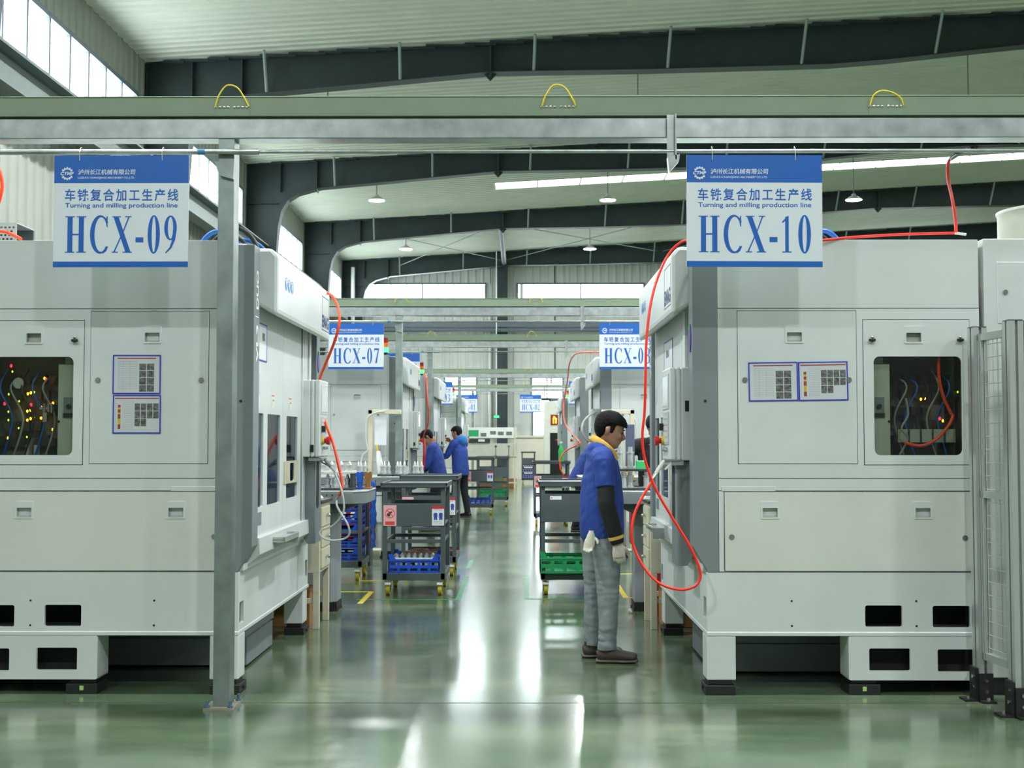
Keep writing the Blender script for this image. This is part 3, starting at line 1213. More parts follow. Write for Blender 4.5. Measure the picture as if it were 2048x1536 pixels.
    nbox(q, 1.075, 1.15, 1.63, 1.745, -.06, -.056)
    q.build('isolator_plate', M('isolator_grey', (120, 128, 130), .5), ins)
    q = MB()
    nbox(q, 1.075, 1.15, 1.625, 1.65, -.056, -.05)
    q.cyl((-1.118, Y(-.056), 1.69), (-1.118, Y(-.045), 1.69), .014, seg=14)
    q.cyl((-1.178, Y(-.06), 1.60), (-1.178, Y(-.055), 1.60), .008, seg=10)
    q.build('isolator_switch', BLACK, ins)
    rnd = random.Random(3 if lo else 4)
    blk = MB(.002)
    for r_ in range(5):
        z = 1.45 + r_ * .095
        d = 1.22
        while d < 1.62:
            wd = rnd.uniform(.03, .07)
            if rnd.random() < .8:
                nbox(blk, d, d + wd - .006, z, z + rnd.uniform(.05, .07), -.34, -.30 + rnd.uniform(0, .08))
            d += wd
    blk.build('valve_block', M('valve_dark', (40, 46, 46), .5), ins)
    blk = MB(.002)
    for k in range(5 if not lo else 2):
        d = (1.26 + .072 * k) if not lo else 1.36 + .05 * k
        if lo:
            nbox(blk, d, d + .02, 1.36, 1.46, -.25, -.2)
        else:
            nbox(blk, d, d + .06, 1.475, 1.555, -.25, -.16)
    blk.build('terminal_box', M('terminal_beige', (176, 178, 160), .5), ins)
    for k in range(6):
        g = MB()
        d0 = 1.22 + .065 * k
        g.tube([(-d0, Y(-.2), 1.95 - .1 * rnd.random()), (-d0 - .03, Y(-.16), 1.8), (-d0 + .04, Y(-.18), 1.62), (-d0 - .02, Y(-.2), 1.4)], .006, 8)
        g.build('hose', [HOSE_K, M('tube_grey', (150, 156, 150), .4), HOSE_B][k % 3], ins, True)
    if lo:
        g = MB()
        g.cyl((-1.465, Y(-.2), 1.835), (-1.465, Y(-.16), 1.835), .034, seg=20)
        g.build('pressure_gauge', CHROME, ins, True)
        g = MB()
        g.cyl((-1.465, Y(-.16), 1.835), (-1.465, Y(-.158), 1.835), .029, seg=20)
        g.build('gauge_dial', M('dial', (196, 196, 180), .5), ins, True)
        g = MB()
        for d, z in ((1.255, 1.685), (1.275, 1.69), (1.30, 1.685)):
            g.cyl((-d, Y(-.15), z - .03), (-d, Y(-.15), z + .025), .009, seg=10)
        nbox(g, 1.245, 1.33, 1.675, 1.69, -.18, -.15)
        nbox(g, 1.285, 1.31, 1.60, 1.655, -.18, -.15)
        g.build('fitting', CHROME, ins, True)
    else:
        g = MB()
        g.tube([(-1.475, Y(-.05), 1.99), (-1.478, Y(-.06), 1.87), (-1.505, Y(-.07), 1.75), (-1.55, Y(-.08), 1.655), (-1.562, Y(-.08), 1.63), (-1.53, Y(-.07), 1.57), (-1.45, Y(-.06), 1.49), (-1.36, Y(-.06), 1.455), (-1.27, Y(-.07), 1.475)], .010, 8)
        g.build('orange_tube', HOSE_O, ins, True)
        g = MB()
        g.tube([(-1.285, Y(-.08), 1.74), (-1.30, Y(-.09), 1.64), (-1.26, Y(-.09), 1.56), (-1.30, Y(-.1), 1.5), (-1.25, Y(-.1), 1.40)], .007, 8)
        g.build('clear_tube', M('tube_grey'), ins, True)
    for d, z, c in leds:
        g = MB()
        r = .0075 if c == 'r' else (.0065 if c == 'o' else .0045)
        g.ball((-d, Y(-.19), z), r, (1, 1, 1.4), 8)
        g.build('indicator_light', {'o': LED_O, 'r': LED_R, 'g': LED_G}[c], ins, True)
    # lower cover
    q = MB(.002)
    nplate(q, [rrect(.186, .722, 1.646, 1.184)] + [rrect(d - .044, 1.078 - .044, d + .044, 1.078 + .012, .004) for d in (.452, 1.35)], .014, -.008)
    lc = q.build('lower_cover', WHITE2, t)
    handle(lc, .452, 1.078)
    handle(lc, 1.35, 1.078)
    lock(lc, .225, .92)
    if not lo:
        lock(lc, 1.595, .915)
    # ---- grey corner columns, slanted at the foot
    def column(yn, ynb, name):
        g = MB(.004)
        y0_, y1_ = sorted((yn, ynb))
        g.prism([(0, .86), (-.085, .712), (-.15, .712), (-.15, 2.655), (0, 2.655)], y0_, y1_)
        return g.build(name, GREY, t)
    c1 = column(0 if not lo else -.004, .15, 'corner_column')
    c2 = column(ML + (.004 if not lo else 0), ML - .15, 'corner_column')
    cn = c1 if lo else c2
    q = MB()
    q.cyl((-.075, Y(.004), 1.72), (-.075, Y(.006), 1.72), .009, seg=12)
    q.build('cap_plug', BLACK, cn)
    # lettering on the first column
    q = MB()
    UU, VV, NN = (0, 0, 1), (0, -1, 0), (1, 0, 0)
    q.mesh(text_mesh('VL3', .225, .062, .001, .03), mat4(UU, VV, NN, (.0002, .115, 1.955)))
    q.mesh(text_mesh('DUO', .235, .062, .001, .03), mat4(UU, VV, NN, (.0002, .115, 2.275)))
    q.box(.0, .0012, .03, .125, 2.225, 2.232)
    q.build('column_lettering', LETTER, c1)
    q = MB()
    q.plate([ellipse(0, 0, .045, .085, 28)], .006, (0, 1, 0), (0, 0, 1), (1, 0, 0), (.0, ML - .07, 2.10))
    bd = q.build('oval_badge', BADGE, c2)
    q = MB()
    q.plate([ellipse(0, 0, .03, .02, 16)], .002, (0, 1, 0), (0, 0, 1), (1, 0, 0), (.006, ML - .07, 2.165))
    q.build('badge_leaf', M('leaf_green', (50, 160, 80), .5), bd)

    # ---- aisle face: fixed panel and doors with tall windows
    zb, zt = .90, 2.40
    wins = [(.17, .42, 1.075, 1.656), (.55, .97, 1.075, 1.656), (1.20, 1.62, 1.085, 1.656)]
    q = MB(.002)
    def aplate(y0_, y1_, z0_, z1_, holes_, x, name, mat=WHITE):
        g = MB()
        g.plate([rrect(y0_, z0_, y1_, z1_)] + [rrect(*h, .012) for h in holes_], .018, (0, 1, 0), (0, 0, 1), (1, 0, 0), (x, 0, 0))
        return g.build(name, mat, t)
    sl1 = aplate(.152, 1.06, zb, zt, [(w_[0], w_[2], w_[1], w_[3]) for w_ in wins[:2]], -.045, 'sliding_door')
    sl2 = aplate(1.064, 1.76, zb, zt, [(w_[0], w_[2], w_[1], w_[3]) for w_ in wins[2:]], -.045, 'sliding_door')
    for par, ws in ((sl1, wins[:2]), (sl2, wins[2:])):
        for w_ in ws:
            g = MB()
            g.box(-.042, -.037, w_[0] - .004, w_[1] + .004, w_[2] - .004, w_[3] + .004)
            g.build('door_window', GL2, par)
    for a, b in ((1.77, 1.83), (1.84, 1.98)):
        aplate(a, b, zb, zt, [], -.035, 'guide_strip')
    q = MB(.003)
    q.box(-.05, -.005, 1.99, 2.07, zb, zt)
    q.build('white_post', WHITE, t)
    # interior of the work space
    q = MB()
    q.box(-.445, -.44, .16, ML - .16, .8, 2.40)
    q.box(-.445, -.06, .15, .155, .8, 2.40)
    q.box(-.44, -.06, 1.99, 2.0, .8, 2.40)
    ws_ = q.build('work_space', M('work_space_grey', (176, 186, 194), .4), t)
    q = MB()
    q.cyl((-.3, .75, 1.5), (-.3, .75, 1.62), .05)
    q.cyl((-.3, .75, 1.40), (-.3, .75, 1.5), .03)
    q.build('spindle', RED, ws_, True)
    q = MB()
    q.cyl((-.3, 1.4, 1.3), (-.3, 1.4, 1.9), .09)
    q.cyl((-.3, .75, 1.62), (-.3, .75, 2.2), .09)
    q.build('spindle_housing', M('spindle_grey', (170, 178, 180), .4), ws_, True)
    # notices stuck on the doors
    def notice(y0_, y1_, z0_, z1_, mat, par, x=-.027):
        g = MB()
        g.box(x, x + .0012, y0_, y1_, z0_, z1_)
        return g.build('notice', mat, par)
    notice(.20, .31, 1.77, 1.90, M('notice_grey', (190, 200, 204), .5), sl1)
    notice(.20, .31, 1.68, 1.755, M('notice_white', (216, 222, 222), .5), sl1)
    for yy in (.66, 1.27):
        nt_ = notice(yy, yy + .10, 1.70, 1.79, M('notice_white'), sl1 if yy < 1 else sl2)
        g = MB()
        g.box(-.0258, -.0250, yy + .01, yy + .09, 1.772, 1.782)
        g.box(-.0258, -.0250, yy + .04, yy + .09, 1.742, 1.752)
        g.build('notice_bar', M('notice_orange', (216, 110, 50), .5), nt_)
        g = MB()
        g.prism([(yy + .008, 1.715), (yy + .036, 1.715), (yy + .022, 1.742)], -.0258, -.0250, 'x')
        g.build('warning_triangle', YELP, nt_)
    # scratched cover plate over the third window
    q = MB(.002)
    q.plate([rrect(1.10, 1.19, 1.62, 1.345, .006), rrect(1.30, 1.205, 1.46, 1.33, .02)], .008, (0, 1, 0), (0, 0, 1), (1, 0, 0), (-.027, 0, 0))
    q.build('cover_plate', M('plate_tan', (186, 184, 160), .5), sl2)
    # data plate low on the fixed panel
    q = MB()
    q.box(-.027, -.0255, .22, .38, .965, 1.045)
    q.build('data_plate', M('data_plate_grey', (120, 130, 140), .4), sl1)
    # trough and slanted apron under the doors
    q = MB(.003)
    q.prism([(-.06, .90), (.01, .90), (.015, .80), (-.08, .722), (-.2, .722), (-.2, .90)], .152, 2.0)
    q.build('apron', WHITE, t)
    q = MB(.002)
    q.box(.005, .09, .55, 1.05, .852, .862)
    q.box(.08, .09, .55, 1.05, .84, .875)
    q.box(.005, .09, .55, .562, .84, .875)
    q.box(.005, .09, 1.04, 1.052, .80, .875)
    q.build('drip_tray', ALU, t)

    # ---- control panel on its grey post
    q = MB(.004)
    q.prism([(-.05, .80), (.0, .722), (.06, .722), (.06, 1.36), (-.05, 1.36)], 1.90, 2.16)
    post = q.build('control_post', GREY, t)
    q = MB()
    q.plate([rrect(1.94, .98, 2.06, 1.33, .05)], .002, (0, 1, 0), (0, 0, 1), (1, 0, 0), (.06, 0, 0))
    q.build('post_slot', DARK, post)
    q = MB(.008)
    q.box(-.03, .035, 1.80, 2.20, 1.365, 1.935)
    q.box(.039, .065, 1.80, 2.20, 1.365, 1.935)
    q.box(.069, .105, 1.80, 2.20, 1.365, 1.935)
    q.box(-.02, .10, 1.81, 2.19, 1.375, 1.925)
    cp = q.build('control_panel', WHITE, t)
    q = MB(.002)
    q.box(.105, .109, 1.85, 2.15, 1.68, 1.90)
    sc = q.build('screen_frame', M('bezel', (186, 192, 190), .4), cp)
    q = MB()
    q.box(.109, .1105, 1.87, 2.13, 1.70, 1.885)
    q.build('screen', SCREEN, sc)
    q = MB(.002)
    q.box(.105, .1085, 1.85, 2.15, 1.46, 1.665)
    kp = q.build('keypad', KEYS, cp)
    q = MB()
    for r_ in range(5):
        for c_ in range(7):
            q.box(.1085, .111, 1.865 + .038 * c_, 1.893 + .038 * c_, 1.475 + .037 * r_, 1.50 + .037 * r_)
    q.build('keys', M('keys_light', (206, 208, 204), .5), kp)
    q = MB(.003)
    q.box(.1085, .135, 1.86, 1.905, 1.55, 1.595)
    q.build('override_knob', BLACK, cp)
    q = MB()
    q.cyl((.105, 1.90, 1.485), (.125, 1.90, 1.485), .028, seg=18)
    es = q.build('stop_base', YEL, cp, True)
    q = MB()
    q.cyl((.125, 1.90, 1.485), (.14, 1.90, 1.485), .018, seg=16)
    q.cyl((.14, 1.90, 1.485), (.165, 1.90, 1.485), .028, .032, seg=18)
    q.build('stop_button', RED, es, True)
    q = MB()
    for yy in (1.96, 2.02, 2.08):
        q.cyl((.1085, yy, 1.43), (.125, yy, 1.43), .012, seg=12)
    q.build('push_buttons', CHROME, cp, True)
    q = MB()
    yk = 1.80 if lo else 2.20
    s2 = -1 if lo else 1
    q.box(.036 if lo else -.02, .062 if lo else .012, min(yk, yk + s2 * .003), max(yk, yk + s2 * .003), 1.40 if lo else 1.665, 1.455 if lo else 1.73)
    q.build('socket', DARK, cp)
    # handle bracket below the panel
    q = MB(.003)
    q.box(.02, .10, 1.82, 2.20, 1.335, 1.362)
    q.build('panel_bracket', M('bracket_grey', (150, 156, 152), .4), cp)

    # ---- hood over the doors
    q = MB(.022)
    q.prism([(-.10, 2.36), (.085, 2.25), (.10, 2.27), (.10, 2.62), (.06, 2.665), (-.10, 2.665)], .20, 2.28)
    hd = q.build('hood', WHITE, t)
    q = MB()
    for k in range(3):
        q.plate([ellipse(0, 0, .042, .042, 24), ellipse(0, 0, .036, .036, 24)], .0012, (0, 1, 0), (0, 0, 1), (1, 0, 0), (.1002, .47 + .1 * k, 2.475))
        q.plate([ellipse(0, -.004, .030, .028, 20)], .0012, (0, 1, 0), (0, 0, 1), (1, 0, 0), (.1002, .47 + .1 * k, 2.475))
    ic = q.build('safety_icons', ICON, hd)
    q = MB()
    for k in range(3):
        q.plate([ellipse(0, .008 - .004 * k, .012, .010 + .004 * k, 16)], .0008, (0, 1, 0), (0, 0, 1), (1, 0, 0), (.1015, .47 + .1 * k, 2.475))
    q.build('icon_figure', LETTER, ic)
    q = MB()
    q.plate([rrect(1.90, 2.315, 2.235, 2.57), rrect(1.906, 2.321, 2.229, 2.564)], .0008, (0, 1, 0), (0, 0, 1), (1, 0, 0), (.1002, 0, 0))
    q.mesh(text_mesh('EMAG', .30, .095, .0012, .03), mat4((0, 1, 0), (0, 0, 1), (1, 0, 0), (.1002, 1.915, 2.335)))
    q.build('hood_lettering', NAVY, hd)

    # ---- signal tower on the roof
    ty = .30
    q = MB()
    q.cyl((-.24, ty, MH - .02), (-.24, ty, MH + .045), .012, seg=10)
    q.cyl((-.24, ty, MH + .035), (-.24, ty, MH + .06), .03, .036, seg=16)
    st = q.build('signal_tower', BLACK, t, True)
    for k, (mt, nm) in enumerate(((LAMP_G, 'green_lens'), (SIG_O, 'orange_lens'), (SIG_R, 'red_lens'))):
        q = MB()
        q.cyl((-.24, ty, MH + .06 + .07 * k), (-.24, ty, MH + .127 + .07 * k), .036 if k else .042, seg=18)
        q.build(nm, mt, st, True)
    return t

leds_l = []
def px_led(px, py, c):
    X = at(px, py, 7.55)
    leds_l.append((-1.58 - X.x, X.z, c))
for px, py, c in ((17, 731, 'r'), (19.5, 742.5, 'g'), (87, 758, 'r'), (84, 756, 'o'), (81, 773, 'o'), (50.5, 787, 'o'), (56.5, 785, 'o'), (63.5, 784, 'g'),
                  (12, 788, 'g'), (33, 802, 'g'), (101, 806, 'o'), (11.3, 823, 'g'), (49.5, 822, 'o'), (56, 820, 'o'), (81, 817, 'r'), (57, 809, 'r'),
                  (49.5, 840, 'o'), (56, 837, 'o'), (63, 835.5, 'g'), (77, 836, 'o'), (11.3, 840, 'g'), (32, 856, 'g'), (100.5, 859, 'o'),
                  (10.5, 876, 'o'), (48.5, 874, 'g'), (4, 807, 'r'), (77, 814, 'o')):
    px_led(px, py, c)
leds_r = []
for px, py, c in ((1846, 798, 'o'), (1854, 796, 'o'), (1890, 841.5, 'o'), (1920, 783.5, 'g'), (1884, 837, 'r')):
    X = at(px, py, 7.55)
    leds_r.append((X.x - 1.02, X.z, c))

GL_ = 'turning machines left of the aisle'
GR_ = 'turning machines right of the aisle'
XLM, XRM = -1.58, 1.02
MY = (7.4, 17.5, 23.2, 34.8)
ml = machine('white and grey machine at the front left, lit control window beside its door', 'lo', GL_, leds_l)
ml.location = (XLM, MY[0], 0)
mr = machine('white and grey machine at the front right, behind the HCX-10 sign', 'hi', GR_, leds_r)
mr.location = (XRM, MY[0] + ML, 0)
mr.rotation_euler = (0, 0, PI)
for k, (la, lb) in enumerate((('second machine on the left, under the HCX-07 sign', 'second machine on the right, under the HCX-08 sign'),
                              ('third machine on the left, behind the blue-clad worker at the control panel', 'third machine on the right of the aisle, green signal lamp on top'),
                              ('fourth and farthest machine on the left of the aisle', 'fourth and farthest machine on the right of the aisle'))):
    copy_tree(ml, (XLM - (.10, .03, .05)[k], MY[k + 1], 0), 0, la, GL_)
    copy_tree(mr, (XRM + (.11, .10, .15)[k], MY[k + 1] + ML, 0), PI, lb, GR_)
for root, loc, rz in ((ml, (XLM, MY[0], 0), 0), (mr, (XRM, MY[0] + ML, 0), PI)):
    WM[root.name] = Matrix.Translation(loc) @ Matrix.Rotation(rz, 4, 'Z')

# taller cabinets standing against the backs of the machines
def back_cabinet(label, x0, x1, y0, face_door):
    t = thing('electrical_cabinet', label, 'cabinet', (x0, y0, 0), 0, 'electrical cabinets behind the machines')
    wd = x1 - x0
    q = MB(.004)
    q.box(.006, wd, 0.0, 2.3, .10, 2.685)
    q.build('body', WHITE, t)
    q = MB(.003)
    q.box(.02, wd - .02, .02, 2.28, 0, .10)
    q.build('plinth', BLACK, t)
    q = MB(.002)
    if face_door:
        a, b = .085, .085 + .9
        q.box(a, b, -.006, .004, 2.18, 2.545)
        d = q.build('door', WHITE, t)
        g = MB()
        g.cyl((a + .045, -.006, 2.365), (a + .045, -.016, 2.365), .014, seg=16)
        g.build('lock', CHROME, d, True)
        g = MB(.002)
        g.box(a, b, -.006, .004, .25, 2.12)
        g.build('door', WHITE, t)
    return t
back_cabinet('tall white cabinet at the right edge, joined behind the front right machine', 2.745, 4.3, 7.4, True)
back_cabinet('tall white cabinet joined to the back of the second right machine', 2.86, 4.3, 17.5, True)
back_cabinet('tall white cabinet joined to the back of the second left machine', -5.0, -3.40, 17.5, False)
back_cabinet('white cabinet beside the front left machine, cut off by the left picture edge', -5.0, -3.30, 7.4, False)

# grey chip tank under each front machine
def chip_tank(label, x, y0, y1, side):
    t = thing('chip_tank', label, 'tank', (x, (y0 + y1) / 2, 0), 0, 'chip tanks under the machines')
    s = side
    L2 = (y1 - y0) / 2
    q = MB(.004)
    q.box(min(0, s * 1.4), max(0, s * 1.4), -L2, L2, .015, .19)
    q.build('plinth', GREY, t)
    q = MB(.004)
    q.prism([(s * .015, .19), (s * .015, .24), (s * .03, .335), (s * 1.4, .335), (s * 1.4, .19)], -L2 + .02, L2 + .12)
    q.build('tank_body', GREY, t)
    q = MB()
    for yy in (-L2 + .1, L2 - .1):
        q.cyl((s * .08, yy, 0), (s * .08, yy, .02), .03)
    q.build('foot', BLACK, t)
    return t
chip_tank('grey chip tank under the front left machine', XLM - .21, 8.25, 9.10, -1)
chip_tank('grey chip tank under the front right machine', XRM + .21, 8.05, 9.0, 1)
# ================================================================== posters, hoses, fence, carts, tables
def sheet_poster(name, label, corners, Yp, rows, strip, group):
    """Blue edged sleeve with a printed sheet; corners in picture pixels (x0, y0, x1, y1), slight tilt in degrees."""
    x0, y0, x1, y1, tilt = corners
    a, b = at(x0, y1, Yp), at(x1, y0, Yp)
    w_, h_ = b.x - a.x, b.z - a.z
    t = thing(name, label, 'poster', (a.x, Yp, a.z), 0, group)
    t.rotation_euler = (0, R(tilt), 0)
    f = .007
    q = MB()
    q.plate([rrect(0, 0, w_, h_), rrect(f, f, w_ - f, h_ - f)], .003, (1, 0, 0), (0, 0, 1), (0, -1, 0), (0, 0, 0))
    q.build('sleeve_edge', BLUEF, t)
    q = MB()
    q.box(f, w_ - f, -.0012, 0, f, h_ - f)
    sh = q.build('sheet', PAPER, t)
    def pl(u0, v0, u1, v1, o=.0004):
        return (f + (w_ - 2 * f) * u0, f + (w_ - 2 * f) * u1, -.0012 - o, -.0012, f + (h_ - 2 * f) * v0, f + (h_ - 2 * f) * v1)
    q = MB()
    q.box(*pl(.08 if not strip else .02, .925, .92 if not strip else .98, .955))
    q.build('red_bar', REDBAR, sh)
    q = MB()
    for k in range(16):
        z = .86 - .05 * k
        q.box(*pl(.10 if not strip else .22, z, .50 if not strip else .42, z + .006))
    for u in ((.10, .2, .35, .5) if not strip else (.03, .2, .42)):
        q.box(*pl(u, .08, u + .003, .88))
    q.build('table_lines', M('print_grey', (168, 174, 182), .6), sh)
    rnd = random.Random(len(label))
    PH = M('photo_print', (104, 112, 108), .5, var=.85, scale=55)
    for (c, r_) in rows:
        if strip:
            u0, v0, du, dv = .455 + .135 * c, .60 - .215 * r_, .12, .20
        else:
            u0, v0, du, dv = .555 + .17 * c, .615 - .195 * r_, .155, .18
        q = MB()
        q.box(*pl(u0, v0, u0 + du, v0 + dv))
        p = q.build('photo', PH, sh)
        q = MB()
        uu, vv = u0 + du * rnd.uniform(.2, .7), v0 + dv * rnd.uniform(.3, .7)
        q.box(*pl(uu, vv, uu + .025, vv + .03, .0008))
        q.build('red_mark', RED, sh)
    if strip:
        v = .76
        for hgt, mt in ((.07, REDBAR), (.06, YELP), (.08, REDBAR), (.05, YELP), (.12, REDBAR), (.16, YELP), (.13, REDBAR)):
            q = MB()
            q.box(*pl(.085, v - hgt, .145, v))
            q.build('colour_block', mt, sh)
            v -= hgt
    q = MB()
    q.box(f, w_ - f, -.0026, -.0022, f, h_ - f)
    q.build('clear_sleeve', GLASS('clear_film', (250, 250, 250), .7, .12), t)
    return t
G8 = [(c, r_) for r_ in range(4) for c in range(2)]
G10 = [(c, r_) for r_ in range(3) for c in range(4) if not (r_ == 2 and c > 1)]
YP = 7.4 - .0065
sheet_poster('instruction_poster', 'upper blue-edged sheet with two columns of photos on the front left machine', (225, 710, 322, 788, 0), YP, G8, False, 'sheets on the left machine')
sheet_poster('instruction_poster', 'lower blue-edged sheet with red and yellow strip on the front left machine', (225, 790, 322, 867, 0), YP, G10, True, 'sheets on the left machine')
sheet_poster('instruction_poster', 'left blue-edged sheet with two columns of photos on the front right machine', (1498, 725, 1596, 803, -.8), YP, G8, False, 'sheets on the right machine')
sheet_poster('instruction_poster', 'right blue-edged sheet with red and yellow strip on the front right machine', (1598, 724, 1696, 802, -.9), YP, G10, True, 'sheets on the right machine')
q = None
# sheet on the aisle doors
def door_sheet(label, x, y0, y1, z0, z1, s):
    t = thing('instruction_poster', label, 'poster', (x, y0, z0), 0, None)
    w_, h_ = y1 - y0, z1 - z0
    q = MB()
    q.plate([rrect(0, 0, w_, h_), rrect(.008, .008, w_ - .008, h_ - .008)], .003, (0, 1, 0), (0, 0, 1), (s, 0, 0), (0, 0, 0))
    q.build('sleeve_edge', BLUEF, t)
    q = MB()
    q.box(min(0, s * .0015), max(0, s * .0015), .008, w_ - .008, .008, h_ - .008)
    sh = q.build('sheet', PAPER, t)
    q = MB()
    q.box(min(s * .0015, s * .002), max(s * .0015, s * .002), w_ * .45, w_ * .75, h_ * .55, h_ * .75)
    q.build('photo', M('photo_print'), sh)
door_sheet('blue-edged sheet on the aisle door of the front left machine', XLM - .0265, 7.64, 7.90, 1.98, 2.215, 1)
door_sheet('blue-edged sheet on the aisle door of the front right machine', XRM + .0265, 8.55, 9.05, 1.93, 2.19, -1)

# ------------------------------------------------------------------ hoses
def hose(name, label, pts, r, mat, cat='hose', group=None, extra=None):
    base = Vector(pts[0])
    t = thing(name, label, cat, base, 0, group)
    q = MB()
    q.tube(pts, r, 10, 8)
    q.build('hose', mat, t, True, world=True)
    return t
def pxs(lst):
    return [at(*p) for p in lst]

# red air hose of the front right machine: over the roof, down past the hood, loop, back up to the gun
pts = pxs([(1909, 466, 7.55), (1800, 469, 7.5), (1700, 475, 7.42), (1640, 481, 7.36), (1560, 485, 7.36), (1470, 484, 7.36), (1400, 480, 7.38), (1366, 483, 7.36), (1340, 505, 7.34),
           (1318, 548, 7.3), (1302, 605, 7.25), (1293, 680, 7.22), (1291, 760, 7.2), (1289, 825, 7.2), (1285, 865, 7.2), (1287, 905, 7.2), (1298, 945, 7.2), (1315, 985, 7.2),
           (1345, 1036, 7.2), (1378, 1090, 7.2), (1398, 1134, 7.2), (1400, 1158, 7.2), (1387, 1174, 7.2), (1358, 1179, 7.22), (1318, 1166, 7.25), (1286, 1132, 7.28), (1267, 1092, 7.3),
           (1263, 1062, 7.3), (1270, 1025, 7.32), (1286, 992, 7.34), (1304, 963, 7.36)])
rh = hose('air_hose', 'long bright red air hose looping beside the front right machine', pts, .008, HOSE_R)
q = MB()
q.cyl(at(1909, 466, 7.55), at(1932, 469, 7.55), .008, seg=10)
q.build('cable_tie', M('tie_white', (220, 220, 210), .5), rh, world=True)
pts = pxs([(1912, 468, 7.56), (1911, 440, 7.5), (1905, 400, 7.4), (1897, 362, 7.2), (1896, 330, 7.1), (1903, 316, 7.05), (1920, 306, 7.02)])
hose('air_hose', 'red hose hanging from the pipe down to the top of the front right machine', pts, .0095, HOSE_R)
t = thing('pipe_valve', 'small grey valve on the pipe above the front right machine', 'valve', at(1912, 308, 6.99), 0)
q = MB()
q.cyl(at(1901, 318, 7.0), at(1922, 303, 7.0), .012, .016, seg=12)
q.cyl(at(1922, 305, 7.0), at(1934, 298, 7.0), .009, seg=10)
q.build('valve_body', M('valve_grey', (120, 128, 126), .4, .6), t, True, world=True)

def air_gun(label, p_grip, p_noz, p_top, mat):
    t = thing('air_gun', label, 'air gun', p_grip, 0, 'air guns on the control panels')
    q = MB()
    q.sweep([p_grip, p_grip.lerp(p_top, .6), p_top], [(.013, .010), (.014, .011), (.012, .010)], 10)
    q.build('grip', mat, t, True, world=True)
    q = MB()
    q.cyl(p_top, p_noz, .012, .008, seg=10)
    q.build('barrel', CHROME, t, True, world=True)
    q = MB()
    d = (p_grip - p_top).normalized()
    q.cyl(p_grip, p_grip + d * .05, .011, .009, seg=10)
    q.build('coupling', CHROME, t, True, world=True)
    q = MB()
    m_ = p_top.lerp(p_noz, .35)
    q.sweep([m_ + Vector((0, -.004, -.005)), m_ + Vector((0, -.004, -.02)) * 1.0, m_.lerp(p_grip, .5) + Vector((0.012, 0, -.015))], [(.004, .008)] * 3, 8)
    q.build('trigger', mat, t, True, world=True)
    return t
air_gun('white air gun hanging under the right control panel, red hose attached', at(1311, 948, 7.45), at(1362, 921, 7.55), at(1328, 922, 7.5), M('gun_white', (206, 208, 200), .4))
# left hoses
pts = pxs([(652, 585, 9.6), (664, 592, 9.5), (676, 615, 9.4), (679, 640, 9.35), (674, 668, 9.35), (662, 702, 9.38), (648, 735, 9.42), (639, 762, 9.5), (640, 800, 9.55), (652, 848, 9.4), (666, 886, 9.3), (677, 930, 9.25), (684, 965, 9.22), (682, 985, 9.2), (676, 992, 9.2)])
lh = hose('air_hose', 'orange air hose curving down the end of the front left machine', pts, .0105, HOSE_O)
q = MB()
q.cyl(at(676, 991, 9.2), at(672, 1000, 9.2), .012, seg=10)
q.build('coupling', CHROME, lh, True, world=True)
pts = pxs([(673, 998, 9.2), (674, 1012, 9.18), (684, 1030, 9.16), (695, 1048, 9.16), (699, 1065, 9.18), (692, 1076, 9.2), (670, 1081, 9.22), (648, 1077, 9.25), (639, 1066, 9.27), (645, 1060, 9.27), (664, 1052, 9.24), (680, 1036, 9.2), (688, 1016, 9.18), (684, 985, 9.18), (674, 955, 9.2), (664, 935, 9.2)])
hose('air_hose', 'white hose looped beside the drawer cabinet on the left', pts, .0075, HOSE_W)
air_gun('grey air gun on the control panel of the front left machine', at(662, 934, 9.2), at(632, 917, 9.25), at(650, 920, 9.2), M('gun_grey', (110, 116, 116), .4))
# top left orange hose and blue/black hoses
pts = [Vector((-3.15, 7.9, 3.1)), Vector((-3.05, 7.9, 3.02)), Vector((-2.985, 7.9, 2.92)), Vector((-2.98, 7.9, 2.84)), Vector((-3.03, 7.9, 2.76)), Vector((-3.14, 7.9, 2.70))]
pts = pxs([(-40, 290, 7.9), (-14, 315, 7.9), (2, 350, 7.9), (3, 385, 7.9), (-14, 425, 7.9), (-60, 455, 7.9), (-30, 470, 7.85), (0, 463, 7.8), (20, 467, 7.75), (42, 478, 7.7)])
hose('air_hose', 'orange hose on top of the front left machine at the picture edge', pts, .011, HOSE_O)
def top_hoses(pfx, base, s):
    for k, (mt, dy, h, nm) in enumerate(((HOSE_B, 0, .13, 'blue'), (HOSE_K, .05, .12, 'black'), (HOSE_K, .1, .17, 'black'), (HOSE_B, .16, .10, 'blue'))):
        b = base + Vector((.045 * k * s, dy, 0))
        pts = [b, b + Vector((.03 * s, 0, h * .55)), b + Vector((.10 * s, .02, h)), b + Vector((.2 * s, .04, h * .75)), b + Vector((.27 * s, .05, 0))]
        hose('cable_hose', '%s %s hose on %s' % (('frontmost', 'second', 'third', 'rearmost')[k], nm, pfx), pts, .016 - .002 * (k % 2), mt, 'hose', 'hoses on the machine tops')
top_hoses('top of the left machine by the pillar', Vector((-2.02, 7.8, 2.672)), 1)
top_hoses('top of the right machine by the sign', Vector((2.02, 7.8, 2.672)), -1)
